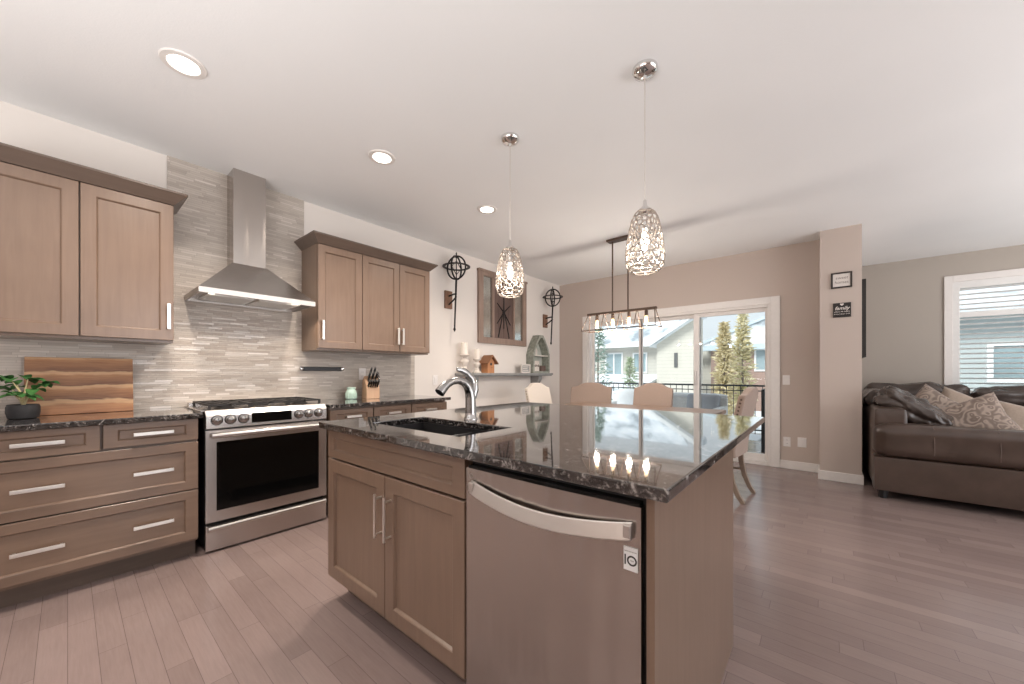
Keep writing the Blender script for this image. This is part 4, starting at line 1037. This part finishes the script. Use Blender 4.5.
# picture frame on the shelf
pf = thing('photo_frame', 'small white framed card standing on the shelf', 'photo frame', (-3.47, 4.47, SZ+0.0003))
m = MB(); ya, yb_ = 4.36, 4.585
for b in ((ya, ya+0.022, 0, 0.135), (yb_-0.022, yb_, 0, 0.135), (ya+0.022, yb_-0.022, 0, 0.022), (ya+0.022, yb_-0.022, 0.113, 0.135)): m.box(-3.48, -3.462, b[0], b[1], SZ+0.0003+b[2], SZ+0.0003+b[3])
m.build('frame', 'paper', pf, bevel=0.002)
MB().box(-3.479, -3.472, ya+0.02, yb_-0.02, SZ+0.02, SZ+0.116).build('card', 'shelf', pf)
m = MB()
for k in range(3): m.box(-3.4722, -3.4715, ya+0.045, yb_-0.045-0.02*(k % 2), SZ+0.035+k*0.026, SZ+0.048+k*0.026)
m.build('print', 'paper', pf)
# arched curio cabinet on the shelf
cu = thing('curio_cabinet', 'pointed sage-green curio cabinet standing on the shelf', 'curio cabinet', (-3.53, 4.88, SZ+0.0003))
cz = SZ+0.0003
out = [(-0.225, 0), (0.225, 0), (0.225, 0.29), (0.185, 0.40), (0.11, 0.52), (0.045, 0.605), (-0.045, 0.605), (-0.11, 0.52), (-0.185, 0.40), (-0.225, 0.29)]
inn = [(-0.195, 0.03), (0.195, 0.03), (0.195, 0.285), (0.155, 0.385), (0.085, 0.495), (0.025, 0.565), (-0.025, 0.565), (-0.085, 0.495), (-0.155, 0.385), (-0.195, 0.285)]
m = MB(); n = len(out); CYc = 4.88
V = {}
for nm, pl in (('o', out), ('i', inn)):
    for x in (-3.60, -3.46): V[nm, x] = [m.bm.verts.new((x, CYc+a, cz+b)) for a, b in pl]
for i in range(n):
    k = (i+1) % n
    m.bm.faces.new((V['o', -3.60][i], V['o', -3.60][k], V['o', -3.46][k], V['o', -3.46][i]))
    m.bm.faces.new((V['i', -3.60][i], V['i', -3.46][i], V['i', -3.46][k], V['i', -3.60][k]))
    m.bm.faces.new((V['o', -3.46][i], V['o', -3.46][k], V['i', -3.46][k], V['i', -3.46][i]))
    m.bm.faces.new((V['o', -3.60][i], V['i', -3.60][i], V['i', -3.60][k], V['o', -3.60][k]))
m.build('frame', 'green', cu)
m = MB(); m.prism([(a*0.98, b*0.99+0.003) for a, b in out], lambda a, b, t: (t, CYc+a, cz+b), -3.606, -3.5985); m.build('back_panel', 'sage_pale', cu)
MB().box(-3.60, -3.47, CYc-0.195, CYc+0.195, cz+0.27, cz+0.285).build('inner_shelf', 'ivory', cu)
# bits inside the curio
tag(MB().lathe([(0.03, cz+0.2855), (0.034, cz+0.30), (0.034, cz+0.36), (0.022, cz+0.385), (0.022, cz+0.40)], (-3.53, CYc-0.08, 0), 16).build('bottle', 'ivory', smooth=True), 'small pale bottle on the upper shelf of the curio cabinet', 'bottle')
tb = thing('gift_box', 'small pale box tied with a ribbon on the curio cabinet floor', 'box', (-3.535, CYc-0.1, cz+0.0305))
MB().box(-3.59, -3.48, CYc-0.17, CYc-0.04, cz+0.0305, cz+0.19).build('body', 'ivory', tb, bevel=0.004)
m = MB(); m.box(-3.592, -3.478, CYc-0.172, CYc-0.038, cz+0.105, cz+0.12)
for s_ in (-1, 1): m.tube([(-3.476, CYc-0.105, cz+0.113), (-3.476, CYc-0.105+s_*0.035, cz+0.135), (-3.476, CYc-0.105+s_*0.04, cz+0.10)], 0.005, 6, closed=True)
m.build('ribbon', 'ink_grey', tb)
tag(MB().box(-3.58, -3.49, CYc+0.03, CYc+0.15, cz+0.0305, cz+0.12).build('trinket_box', 'rustic_dk', bevel=0.006), 'small dark wooden box on the curio cabinet floor', 'box')

# ================================================================== signs on the column
YC = 5.313
sg = thing('framed_sign', 'small dark-framed white word print, upper one on the column', 'sign', (0.152, YC, 2.075))
m = MB(); x0, x1, z0, z1 = 0.066, 0.236, 2.074, 2.240; t = 0.015
m.box(x0, x0+t, YC-0.02, YC, z0, z1); m.box(x1-t, x1, YC-0.02, YC, z0, z1); m.box(x0+t, x1-t, YC-0.02, YC, z0, z0+t); m.box(x0+t, x1-t, YC-0.02, YC, z1-t, z1); m.build('frame', 'frame_black', sg, bevel=0.002)
MB().box(x0+t-0.002, x1-t+0.002, YC-0.012, YC-0.001, z0+t-0.002, z1-t+0.002).build('print', 'paper', sg)
text_obj('lettering', 'sweet', 0.042, 'ink_grey', sg, (0.153, YC-0.0125, 2.182), (PI/2, 0, 0), 0.1)
text_obj('lettering', 'homes', 0.042, 'ink_grey', sg, (0.151, YC-0.0125, 2.134), (PI/2, 0, 0), 0.1)
sg = thing('word_sign', 'small black sign with white script and heart, lower one on the column', 'sign', (0.154, YC, 1.762))
MB().box(0.082, 0.227, YC-0.016, YC, 1.762, 1.914).build('board', 'sign_black', sg, bevel=0.002)
text_obj('lettering', 'family', 0.050, 'chalk', sg, (0.154, YC-0.0165, 1.856), (PI/2, 0, 0), 0.3, bold=0.0006)
text_obj('lettering', 'where life begins', 0.0185, 'chalk', sg, (0.154, YC-0.0165, 1.820), (PI/2, 0, 0), 0.2)
text_obj('lettering', '& love never ends', 0.0175, 'chalk', sg, (0.154, YC-0.0165, 1.796), (PI/2, 0, 0), 0.2)
hp = [(0.016*math.sin(q)**3, (13*math.cos(q)-5*math.cos(2*q)-2*math.cos(3*q)-math.cos(4*q))/1050) for q in [2*PI*k/28 for k in range(28)]]
m = MB(); m.prism(hp, lambda a, b, t: (0.154+a, t, 1.896+b), YC-0.0172, YC-0.0155); m.build('heart', 'chalk', sg)
# framed black picture on the return wall, seen edge-on
pc = thing('framed_picture', 'black framed picture on the return wall above the sofa, seen edge-on', 'picture', (0.3107, 6.0, 1.33))
m = MB(); m.box(0.3107, 0.352, 5.45, 5.50, 1.335, 2.17); m.box(0.3107, 0.352, 6.55, 6.60, 1.335, 2.17); m.box(0.3107, 0.352, 5.50, 6.55, 1.335, 1.385); m.box(0.3107, 0.352, 5.50, 6.55, 2.12, 2.17); m.build('frame', 'sign_black', pc, bevel=0.002)
MB().box(0.3107, 0.338, 5.50, 6.55, 1.385, 2.12).build('print', 'pot', pc)

# ================================================================== dining set
tbl = thing('dining_table', 'long wooden dining table behind the island', 'table', (-1.68, 4.12, 0))
m = MB(); m.box(-2.54, -0.81, 3.64, 4.60, 0.722, 0.764); m.build('tabletop', 'oak_x', tbl, bevel=0.006)
m = MB(); m.box(-2.40, -0.95, 3.78, 3.80, 0.64, 0.722); m.box(-2.40, -0.95, 4.44, 4.46, 0.64, 0.722); m.box(-2.40, -2.38, 3.80, 4.44, 0.64, 0.722); m.box(-0.97, -0.95, 3.80, 4.44, 0.64, 0.722); m.build('apron', 'oak_x', tbl)
for x in (-2.16, -1.20):
    m = MB(); m.box(x-0.05, x+0.05, 4.07, 4.17, 0.06, 0.64); m.box(x-0.045, x+0.045, 3.80, 4.44, 0.0, 0.07); m.build('pedestal', 'oak', tbl, bevel=0.008)
MB().box(-2.11, -1.25, 4.09, 4.15, 0.20, 0.28).build('stretcher', 'oak_x', tbl, bevel=0.004)

def chair_proto(label, cloth):
    c = thing('dining_chair', label, 'chair', (0, 0, 0), 0, 'dining chairs')
    W = 0.25
    MB().soft((0, 0.0, 0.435), (0.49, 0.47, 0.11), 0.045, 0, cuts=6).build('seat', cloth, c, smooth=True, local=True)
    # camel-back: outline swept with rake
    top = []
    for k in range(21):
        u = -1+2*k/20; a = abs(u)
        zz = 1.035-0.055*(1/(1+math.exp(-(a-0.55)*11)))-0.012*a*a
        top.append((u*W, zz))
    m = MB(); rows = []
    def rake(z): return -0.205-0.26*max(0, z-0.44)**1.25*0.9
    NZ = 10
    for side in (0, 1):
        g = []
        for i in range(NZ+1):
            row = []
            for k, (x, zt) in enumerate(top):
                z = 0.40+(zt-0.40)*i/NZ; u = x/W
                wob = 0.012*(1-u*u)*(1 if side else 0.3)
                th = 0.075-0.02*(i/NZ)
                y = rake(z)+(-th if side == 0 else 0)+(wob if side else -wob*0)+0.012*u*u
                xs = x*(0.93+0.07*min(1, i/NZ*1.6))
                row.append(m.bm.verts.new((xs, y, z)))
            g.append(row)
        rows.append(g)
    A, B = rows; K = len(top)
    for i in range(NZ):
        for k in range(K-1):
            m.bm.faces.new((A[i][k], A[i][k+1], A[i+1][k+1], A[i+1][k])); m.bm.faces.new((B[i][k], B[i+1][k], B[i+1][k+1], B[i][k+1]))
        m.bm.faces.new((A[i][0], A[i+1][0], B[i+1][0], B[i][0])); m.bm.faces.new((A[i][K-1], B[i][K-1], B[i+1][K-1], A[i+1][K-1]))
    for k in range(K-1):
        m.bm.faces.new((A[0][k], B[0][k], B[0][k+1], A[0][k+1])); m.bm.faces.new((A[NZ][k], A[NZ][k+1], B[NZ][k+1], B[NZ][k]))
    m.build('backrest', cloth, c, bevel=0.012, seg=3, smooth=True, local=True)
    m = MB()
    for s_ in (-1, 1):
        for i in range(14):
            z = 0.50+i*0.033; m.lathe([(0.001, -0.004), (0.009, 0), (0.001, 0.004)], (s_*W*(0.955+0.045*min(1, i/9)), rake(z)-0.018, z), 8, Matrix.Rotation(PI/2, 3, 'Y'), cap=False)
    o = m.build('nailhead_trim', 'bronze', c, local=True); o['kind'] = 'stuff'
    for s_ in (-1, 1):
        m = MB(); m.tube([(s_*0.205, 0.195, 0.40), (s_*0.205, 0.20, 0.2), (s_*0.205, 0.205, 0.0)], [0.026, 0.023, 0.018], 4); m.build('leg', 'oak', c, local=True)
        m = MB(); m.tube([(s_*0.205, -0.205, 0.44), (s_*0.205, -0.215, 0.30), (s_*0.205, -0.24, 0.17), (s_*0.205, -0.285, 0.06), (s_*0.205, -0.325, 0.0)], [0.030, 0.028, 0.026, 0.024, 0.021], 4); m.build('leg', 'oak', c, local=True)
        MB().tube([(s_*0.205, 0.20, 0.22), (s_*0.205, -0.225, 0.22)], 0.011, 6).build('stretcher', 'oak', c, local=True)
    MB().tube([(-0.205, -0.02, 0.22), (0.205, -0.02, 0.22)], 0.011, 6).build('stretcher', 'oak', c, local=True)
    return c
c1 = chair_proto('beige camel-back chair at the right end of the dining table, curved legs showing', 'linen')
c1.location = (-0.85, 4.08, 0); c1.rotation_euler = (0, 0, PI/2-0.08)
c2 = dup(c1, (-1.715, 4.63, 0), PI, 'beige camel-back chair on the far side of the table in front of the glass')
c3 = dup(c1, (-2.57, 4.66, 0), PI+0.2, 'beige camel-back chair beside the left edge of the patio door'); c3.scale = (1.22, 1, 0.99)
c4 = chair_proto('cream chair at the left table end under the wall shelf', 'linen_pale')
c4.location = (-2.60, 4.02, 0); c4.rotation_euler = (0, 0, -PI/2)

# ================================================================== sofa
from mathutils import Euler
so = thing('sofa', 'large brown leather sectional sofa under the living-room window', 'sofa', (1.6, 6.0, 0))
SXL = 0.362
m = MB(); m.soft((1.006, 4.925, 0.235), (1.288, 0.21, 0.32), 0.02, 0, cuts=6)
m.build('arm', 'leather', so, smooth=True)
m = MB(); m.soft((1.010, 4.93, 0.548), (1.30, 0.30, 0.305), 0.085, 0.006, 2.0, 2, cuts=14); m.build('arm_roll', 'leather', so, smooth=True)
for x in (0.735, 1.09):
    m = MB(); m.tube([(x, 4.784, 0.45), (x, 4.778, 0.55), (x, 4.786, 0.62), (x, 4.81, 0.68), (x, 4.86, 0.702)], 0.003, 6); m.build('seam', 'seam', so)
m = MB(); m.soft((0.48, 6.03, 0.46), (0.235, 2.30, 0.76), 0.04, 0.004, 2, 3, cuts=10); m.build('back_frame', 'leather', so, smooth=True)
m = MB(); m.soft((2.0, 7.27, 0.44), (3.1, 0.27, 0.72), 0.04, 0.004, 2, 4, cuts=10); m.build('back_frame', 'leather', so, smooth=True)
m = MB(); m.soft((1.12, 5.9, 0.27), (1.06, 1.7, 0.37), 0.03, 0, cuts=6); m.build('base', 'leather', so, smooth=True)
m = MB(); m.soft((2.0, 6.72, 0.27), (3.0, 0.86, 0.37), 0.03, 0, cuts=6); m.build('base', 'leather', so, smooth=True)
for i, (c_, s_) in enumerate((((1.13, 5.42, 0.50), (1.04, 0.70, 0.16)), ((1.13, 6.12, 0.50), (1.04, 0.66, 0.16)), ((1.85, 6.76, 0.50), (0.85, 0.74, 0.16)), ((2.73, 6.76, 0.50), (0.85, 0.74, 0.16)))):
    m = MB(); m.soft(c_, s_, 0.06, 0.012, 4, i+5, cuts=8); m.build('seat_cushion', 'leather_dk', so, smooth=True)
# back cushions along the near wing and under the window
m = MB(); m.soft((0.665, 5.30, 0.80), (0.56, 0.42, 0.24), 0.11, 0.05, 7.5, 11, cuts=22, rot=Euler((0, math.radians(33), math.radians(-6)))); m.build('back_cushion', 'leather_dk', so, smooth=True)
m = MB(); m.soft((0.50, 5.95, 0.855), (0.30, 1.0, 0.22), 0.10, 0.03, 5, 12, cuts=14, rot=Euler((0, math.radians(20), 0))); m.build('back_cushion', 'leather_dk', so, smooth=True)
for i, (x0, x1, zc_) in enumerate(((0.42, 1.41, 0.86), (1.37, 2.38, 0.835), (2.40, 3.30, 0.84))):
    m = MB(); m.soft(((x0+x1)/2, 7.12, zc_), (x1-x0, 0.30, 0.33), 0.12, 0.05, 4.2, i+21, cuts=18); m.build('back_cushion', 'leather_dk', so, smooth=True)
for (x, y) in ((0.43, 4.90), (1.58, 4.90), (0.45, 7.2), (3.4, 7.25), (3.4, 6.4)):
    MB().lathe([(0.03, 0.0), (0.045, 0.09)], (x, y, 0), 8).build('foot', 'black', so)
def pillow(name, mat, c, w, h, t, rot, label, seed):
    m = MB(); n = 14; R = Euler(rot).to_matrix(); C = Vector(c); g = [[], []]
    for sgn in (0, 1):
        for i in range(n+1):
            row = []
            for j in range(n+1):
                u, v = -1+2*i/n, -1+2*j/n
                pin = 1-0.10*(1-abs(u*v))*max(abs(u), abs(v))**3
                prof = max(0, (1-u**4)*(1-v**4))**0.5
                x, z = u*w/2*pin, v*h/2*pin
                y = (t/2*prof+0.003)*(1 if sgn else -1)
                y += noise.noise(Vector((u*2+seed, v*2, sgn)))*0.012*prof
                row.append(m.bm.verts.new(R @ Vector((x, y, z))+C))
            g[sgn].append(row)
    for i in range(n):
        for j in range(n):
            for sgn in (0, 1):
                a = g[sgn]; m.bm.faces.new((a[i][j], a[i+1][j], a[i+1][j+1], a[i][j+1]))
        for a, b in ((0, 0), (n, n)):
            m.bm.faces.new((g[0][i][a], g[0][i+1][a], g[1][i+1][a], g[1][i][a])); m.bm.faces.new((g[0][a][i], g[0][a][i+1], g[1][a][i+1], g[1][a][i]))
    return tag(m.build(name, mat, smooth=True), label, 'pillow', 'pillows on the sofa')
pillow('throw_pillow', 'paisley', (1.04, 5.33, 0.715), 0.50, 0.40, 0.13, (math.radians(-14), math.radians(-24), math.radians(4)), 'large taupe paisley pillow at the front, right behind the sofa arm', 1)
pillow('throw_pillow', 'paisley', (0.87, 5.66, 0.77), 0.44, 0.40, 0.13, (math.radians(-20), math.radians(38), math.radians(-5)), 'taupe paisley pillow tilted next to the crinkled leather cushion', 2)
pillow('throw_pillow', 'tan', (1.12, 5.95, 0.745), 0.46, 0.42, 0.13, (math.radians(-20), math.radians(25), 0), 'plain tan pillow behind the two paisley pillows', 3)
pillow('throw_pillow', 'tan', (1.42, 5.52, 0.68), 0.50, 0.40, 0.14, (math.radians(-25), math.radians(14), math.radians(-4)), 'plain tan pillow at the right edge of the picture', 4)

# ================================================================== outdoors
GZ = -0.9
o = MB(); nx, ny = 40, 30; g = []
for i in range(nx+1):
    row = []
    for j in range(ny+1):
        x, y = -40+i*2.0, YD+0.5+j*1.6; z_ = GZ+0.25*noise.noise(Vector((x*0.25, y*0.25, 0)))
        row.append(o.bm.verts.new((x, y, z_)))
    g.append(row)
for i in range(nx):
    for j in range(ny): o.bm.faces.new((g[i][j], g[i+1][j], g[i+1][j+1], g[i][j+1]))
struct(o.build('ground_snow', 'snow', smooth=True), 'snow-covered yard beyond the deck', 'snow')
dk = MB()
for k in range(25):
    y = YD+0.22+k*0.142; dk.box(-5.5, -0.10, y, y+0.136, -0.14, -0.11)
dk.box(-5.5, -0.10, YD+0.2, 9.2, -0.30, -0.14)
struct(dk.build('deck_floor', 'deck'), 'grey board deck outside the patio door', 'deck')
m = MB(); m.soft((-2.95, 8.42, -0.082), (4.1, 0.82, 0.06), 0.02, 0.03, 1.5, 3, cuts=14); tag(m.build('deck_snow', 'snow', smooth=True), 'patch of snow lying on the deck boards', 'snow', kind='stuff')
# railing runs
def railing(name, pts, label):
    r = thing(name, label, 'railing', ((pts[0][0]+pts[1][0])/2, (pts[0][1]+pts[1][1])/2, -0.11), group='deck railings')
    (x0, y0), (x1, y1) = pts; L = math.hypot(x1-x0, y1-y0); d = Vector((x1-x0, y1-y0, 0))/L
    m = MB(); m.tube([(x0, y0, 0.905), (x1, y1, 0.905)], 0.026, 4); m.build('top_rail', 'rail', r)
    m = MB(); m.tube([(x0, y0, 0.0), (x1, y1, 0.0)], 0.018, 4); m.tube([(x0, y0, 0.80), (x1, y1, 0.80)], 0.014, 4); m.build('lower_rail', 'rail', r)
    n = int(L/0.125)
    for k in range(n+1):
        p = Vector((x0, y0, 0))+d*(L*k/n); th = 0.027 if k in (0, n) else 0.009
        q = MB(); q.tube([(p.x, p.y, -0.11), (p.x, p.y, 0.905)], th, 4); q.build('post' if k in (0, n) else 'baluster', 'rail', r)
railing('deck_railing', ((-5.4, 9.0), (-0.68, 9.0)), 'black metal railing along the back edge of the deck')
railing('deck_railing', ((-0.68, 6.58), (-0.68, 8.9)), 'black metal railing along the right side of the deck')
# outdoor sofa with snow
os_ = thing('patio_sofa', 'white snow-covered patio sofa with grey cushion on the deck', 'outdoor sofa', (-2.6, 7.5, -0.11))
m = MB(); m.box(-3.6, -1.36, 7.1, 7.9, 0.02, 0.20)
for x in (-3.58, -1.44):
    for y in (7.12, 7.82): m.box(x, x+0.06, y, y+0.06, -0.11, 0.02)
m.box(-3.6, -1.36, 7.82, 7.9, 0.20, 0.70); m.box(-1.46, -1.36, 7.1, 7.82, 0.20, 0.55); m.box(-3.6, -3.50, 7.1, 7.82, 0.20, 0.55)
m.build('frame', 'white_out', os_, bevel=0.01)
m = MB(); m.soft((-2.48, 7.45, 0.30), (2.0, 0.70, 0.20), 0.06, 0.02, 3, 2, cuts=10); m.build('seat_cushion', 'snow', os_, smooth=True)
m = MB(); m.soft((-1.74, 7.70, 0.56), (0.56, 0.16, 0.42), 0.06, 0.01, 3, 6, cuts=8, rot=Euler((math.radians(-12), 0, 0))); m.build('back_cushion', 'outdoor_grey', os_, smooth=True)
m = MB(); m.soft((-2.95, 7.72, 0.60), (1.0, 0.22, 0.46), 0.08, 0.03, 3, 9, cuts=10); m.build('snow_heap', 'snow', os_, smooth=True)
m = MB(); m.soft((-2.48, 7.86, 0.73), (2.24, 0.13, 0.08), 0.04, 0.015, 3, 9, cuts=10); m.build('snow_cap', 'snow', os_, smooth=True)

def house_window(h, x0, x1, y, z0, z1, parts=2):
    f = MB(); t = 0.09
    f.box(x0-t, x0, y-0.06, y, z0-t, z1+t); f.box(x1, x1+t, y-0.06, y, z0-t, z1+t); f.box(x0, x1, y-0.06, y, z0-t, z0); f.box(x0, x1, y-0.06, y, z1, z1+t)
    if parts == 2: f.box((x0+x1)/2-0.04, (x0+x1)/2+0.04, y-0.06, y, z0, z1)
    w_ = f.build('window', 'white_out', h)
    MB().box(x0, x1, y-0.03, y-0.001, z0, z1).build('pane', 'win_glass', w_)
# cream house with a gable wing (centre of the door view)
ha = thing('house', 'cream sided house with snowy roof and slanted gable wing', 'house', (-8.0, 22, GZ), group='neighbouring houses')
m = MB()
# gable wing: wall rising to the right under a rake
gx0, gx1 = -6.75, -3.0
m.prism([(gx0, GZ), (-4.75, GZ), (-4.75, 4.11), (gx0, 2.72)], lambda a, b, t: (a, t, b), 20.0, 21.0); m.build('gable_wall', 'cream_siding', ha)
m = MB(); m.box(-14.0, gx0-0.3, 22.0, 27.0, GZ, 2.85); m.build('wall', 'tan_siding', ha)
m = MB(); m.hexa([(-14.2, 21.4, 2.72), (gx0-0.0, 21.4, 2.72), (gx0-0.0, 26.0, 5.2), (-14.2, 26.0, 5.2), (-14.2, 21.4, 2.92), (gx0-0.0, 21.4, 2.92), (gx0-0.0, 26.0, 5.4), (-14.2, 26.0, 5.4)]); m.build('roof', 'roof', ha)
m = MB(); m.hexa([(gx0-0.25, 19.6, 2.52), (-4.6, 19.6, 4.02), (-4.6, 21.2, 4.02), (gx0-0.25, 21.2, 2.52), (gx0-0.25, 19.6, 2.80), (-4.6, 19.6, 4.30), (-4.6, 21.2, 4.30), (gx0-0.25, 21.2, 2.80)]); m.build('roof', 'roof', ha)
m = MB(); m.hexa([(gx0-0.25, 19.52, 2.56), (-4.6, 19.52, 4.06), (-4.6, 19.6, 4.06), (gx0-0.25, 19.6, 2.56), (gx0-0.25, 19.52, 2.78), (-4.6, 19.52, 4.28), (-4.6, 19.6, 4.28), (gx0-0.25, 19.6, 2.78)]); m.box(-14.2, gx0, 21.3, 21.4, 2.70, 2.92); m.build('fascia', 'white_out', ha)
house_window(ha, -10.55, -9.55, 22.0, 1.05, 2.35); house_window(ha, -8.75, -8.05, 22.0, 1.25, 2.30, 1)
m = MB(); m.box(-5.86, -5.70, 19.95, 20.0, 1.45, 2.2); m.build('vent', 'vent', ha)
m = MB(); m.box(-12.0, -7.2, 19.0, 21.9, GZ, 0.35); m.hexa([(-12.2, 18.8, 0.35), (-7.0, 18.8, 0.35), (-7.0, 22, 0.95), (-12.2, 22, 0.95), (-12.2, 18.8, 0.5), (-7.0, 18.8, 0.5), (-7.0, 22, 1.1), (-12.2, 22, 1.1)]); m.build('porch', 'snow', ha)
# brick house with snowy gable (right pane)
hb = thing('house', 'brown brick house with pale eave and snowy hip roof behind the golden trees', 'house', (-2.5, 27, GZ), group='neighbouring houses')
m = MB(); m.box(-5.0, 4.0, 24.0, 30.0, GZ, 2.55); m.build('wall', 'brick', hb)
MB().box(-6.4, -5.0, 24.6, 30.0, GZ, 2.5).build('side_wall', 'cream_siding', hb)
m = MB(); m.box(-6.4, 4.2, 23.5, 24.0, 2.44, 2.74); m.build('fascia', 'fascia', hb)
m = MB(); m.prism([(-5.4, 2.74), (4.2, 2.74), (4.2, 3.4), (-0.6, 4.72)], lambda a, b, t: (a, t, b), 23.5, 30.4); m.build('roof', 'roof', hb)
m = MB(); m.hexa([(-5.5, 23.4, 2.74), (-0.6, 23.4, 4.70), (-0.6, 23.6, 4.70), (-5.5, 23.6, 2.74), (-5.5, 23.4, 2.90), (-0.6, 23.4, 4.86), (-0.6, 23.6, 4.86), (-5.5, 23.6, 2.90)]); m.build('rake_trim', 'fascia', hb)
house_window(hb, -2.78, -2.0, 24.0, 1.35, 2.40, 1)
# blue-grey house seen through the living-room louvres
hc = thing('house', 'blue-grey sided house seen through the louvre shutters', 'house', (4.5, 15, GZ), group='neighbouring houses')
MB().box(0.8, 9.0, 13.0, 19.0, GZ, 2.45).build('wall', 'blue_siding', hc)
m = MB(); m.hexa([(0.4, 12.5, 2.40), (9.4, 12.5, 2.40), (9.4, 16, 4.2), (0.4, 16, 4.2), (0.4, 12.5, 2.6), (9.4, 12.5, 2.6), (9.4, 16, 4.4), (0.4, 16, 4.4)]); m.build('roof', 'roof', hc)
house_window(hc, 2.85, 4.2, 13.0, 1.05, 1.75)
# trees
def conifer(name, x, y, z0, ht, r_, mat, label, seed, n=520, bare=0.1, group='trees in the yard', column=False):
    t = thing(name, label, 'tree', (x, y, z0), group=group); rr = random.Random(seed)
    MB().tube([(x, y, z0), (x, y, z0+ht*0.5), (x, y, z0+ht*0.97)], [0.06, 0.03, 0.008], 7).build('trunk', 'bark', t)
    m = MB()
    for k in range(n):
        u = rr.random()**(0.8); z_ = z0+ht*(bare+(1-bare)*u)
        R_ = r_*((1-u)**0.75 if not column else (min(1, (1-u)*2.2))**0.7)*(0.8+0.25*math.sin(u*40))
        q = rr.uniform(0, 2*PI); rad = R_*math.sqrt(rr.uniform(0.05, 1)); p = Vector((x+rad*math.cos(q), y+rad*math.sin(q), z_-0.25*rad))
        L = rr.uniform(0.10, 0.20)
        d = Vector((math.cos(q+rr.uniform(-0.6, 0.6)), math.sin(q+rr.uniform(-0.6, 0.6)), rr.uniform(-0.5, 0.6))).normalized()
        m.tube([p-d*L*0.6, p, p+d*L], [0.010, rr.uniform(0.018, 0.042), 0.004], 4)
    m.build('foliage', mat, t)
conifer('larch_tree', -2.52, 14, GZ, 3.75, 0.33, 'larch', 'golden yellow columnar tree left of its paler twin', 5, 1000, 0.12, column=True)
conifer('larch_tree', -2.17, 15.2, GZ, 4.25, 0.37, 'larch_pale', 'taller pale yellow tree right of the golden one', 6, 900, 0.12, column=True)
conifer('spruce_tree', -7.1, 14, GZ, 4.4, 0.95, 'spruce', 'dark snowy spruce at the left edge of the door glass', 8, 520, 0.05)
conifer('spruce_tree', -6.77, 16.5, GZ, 2.8, 0.8, 'shrub', 'low frosted green shrub in front of the cream house', 9, 420, 0.05)
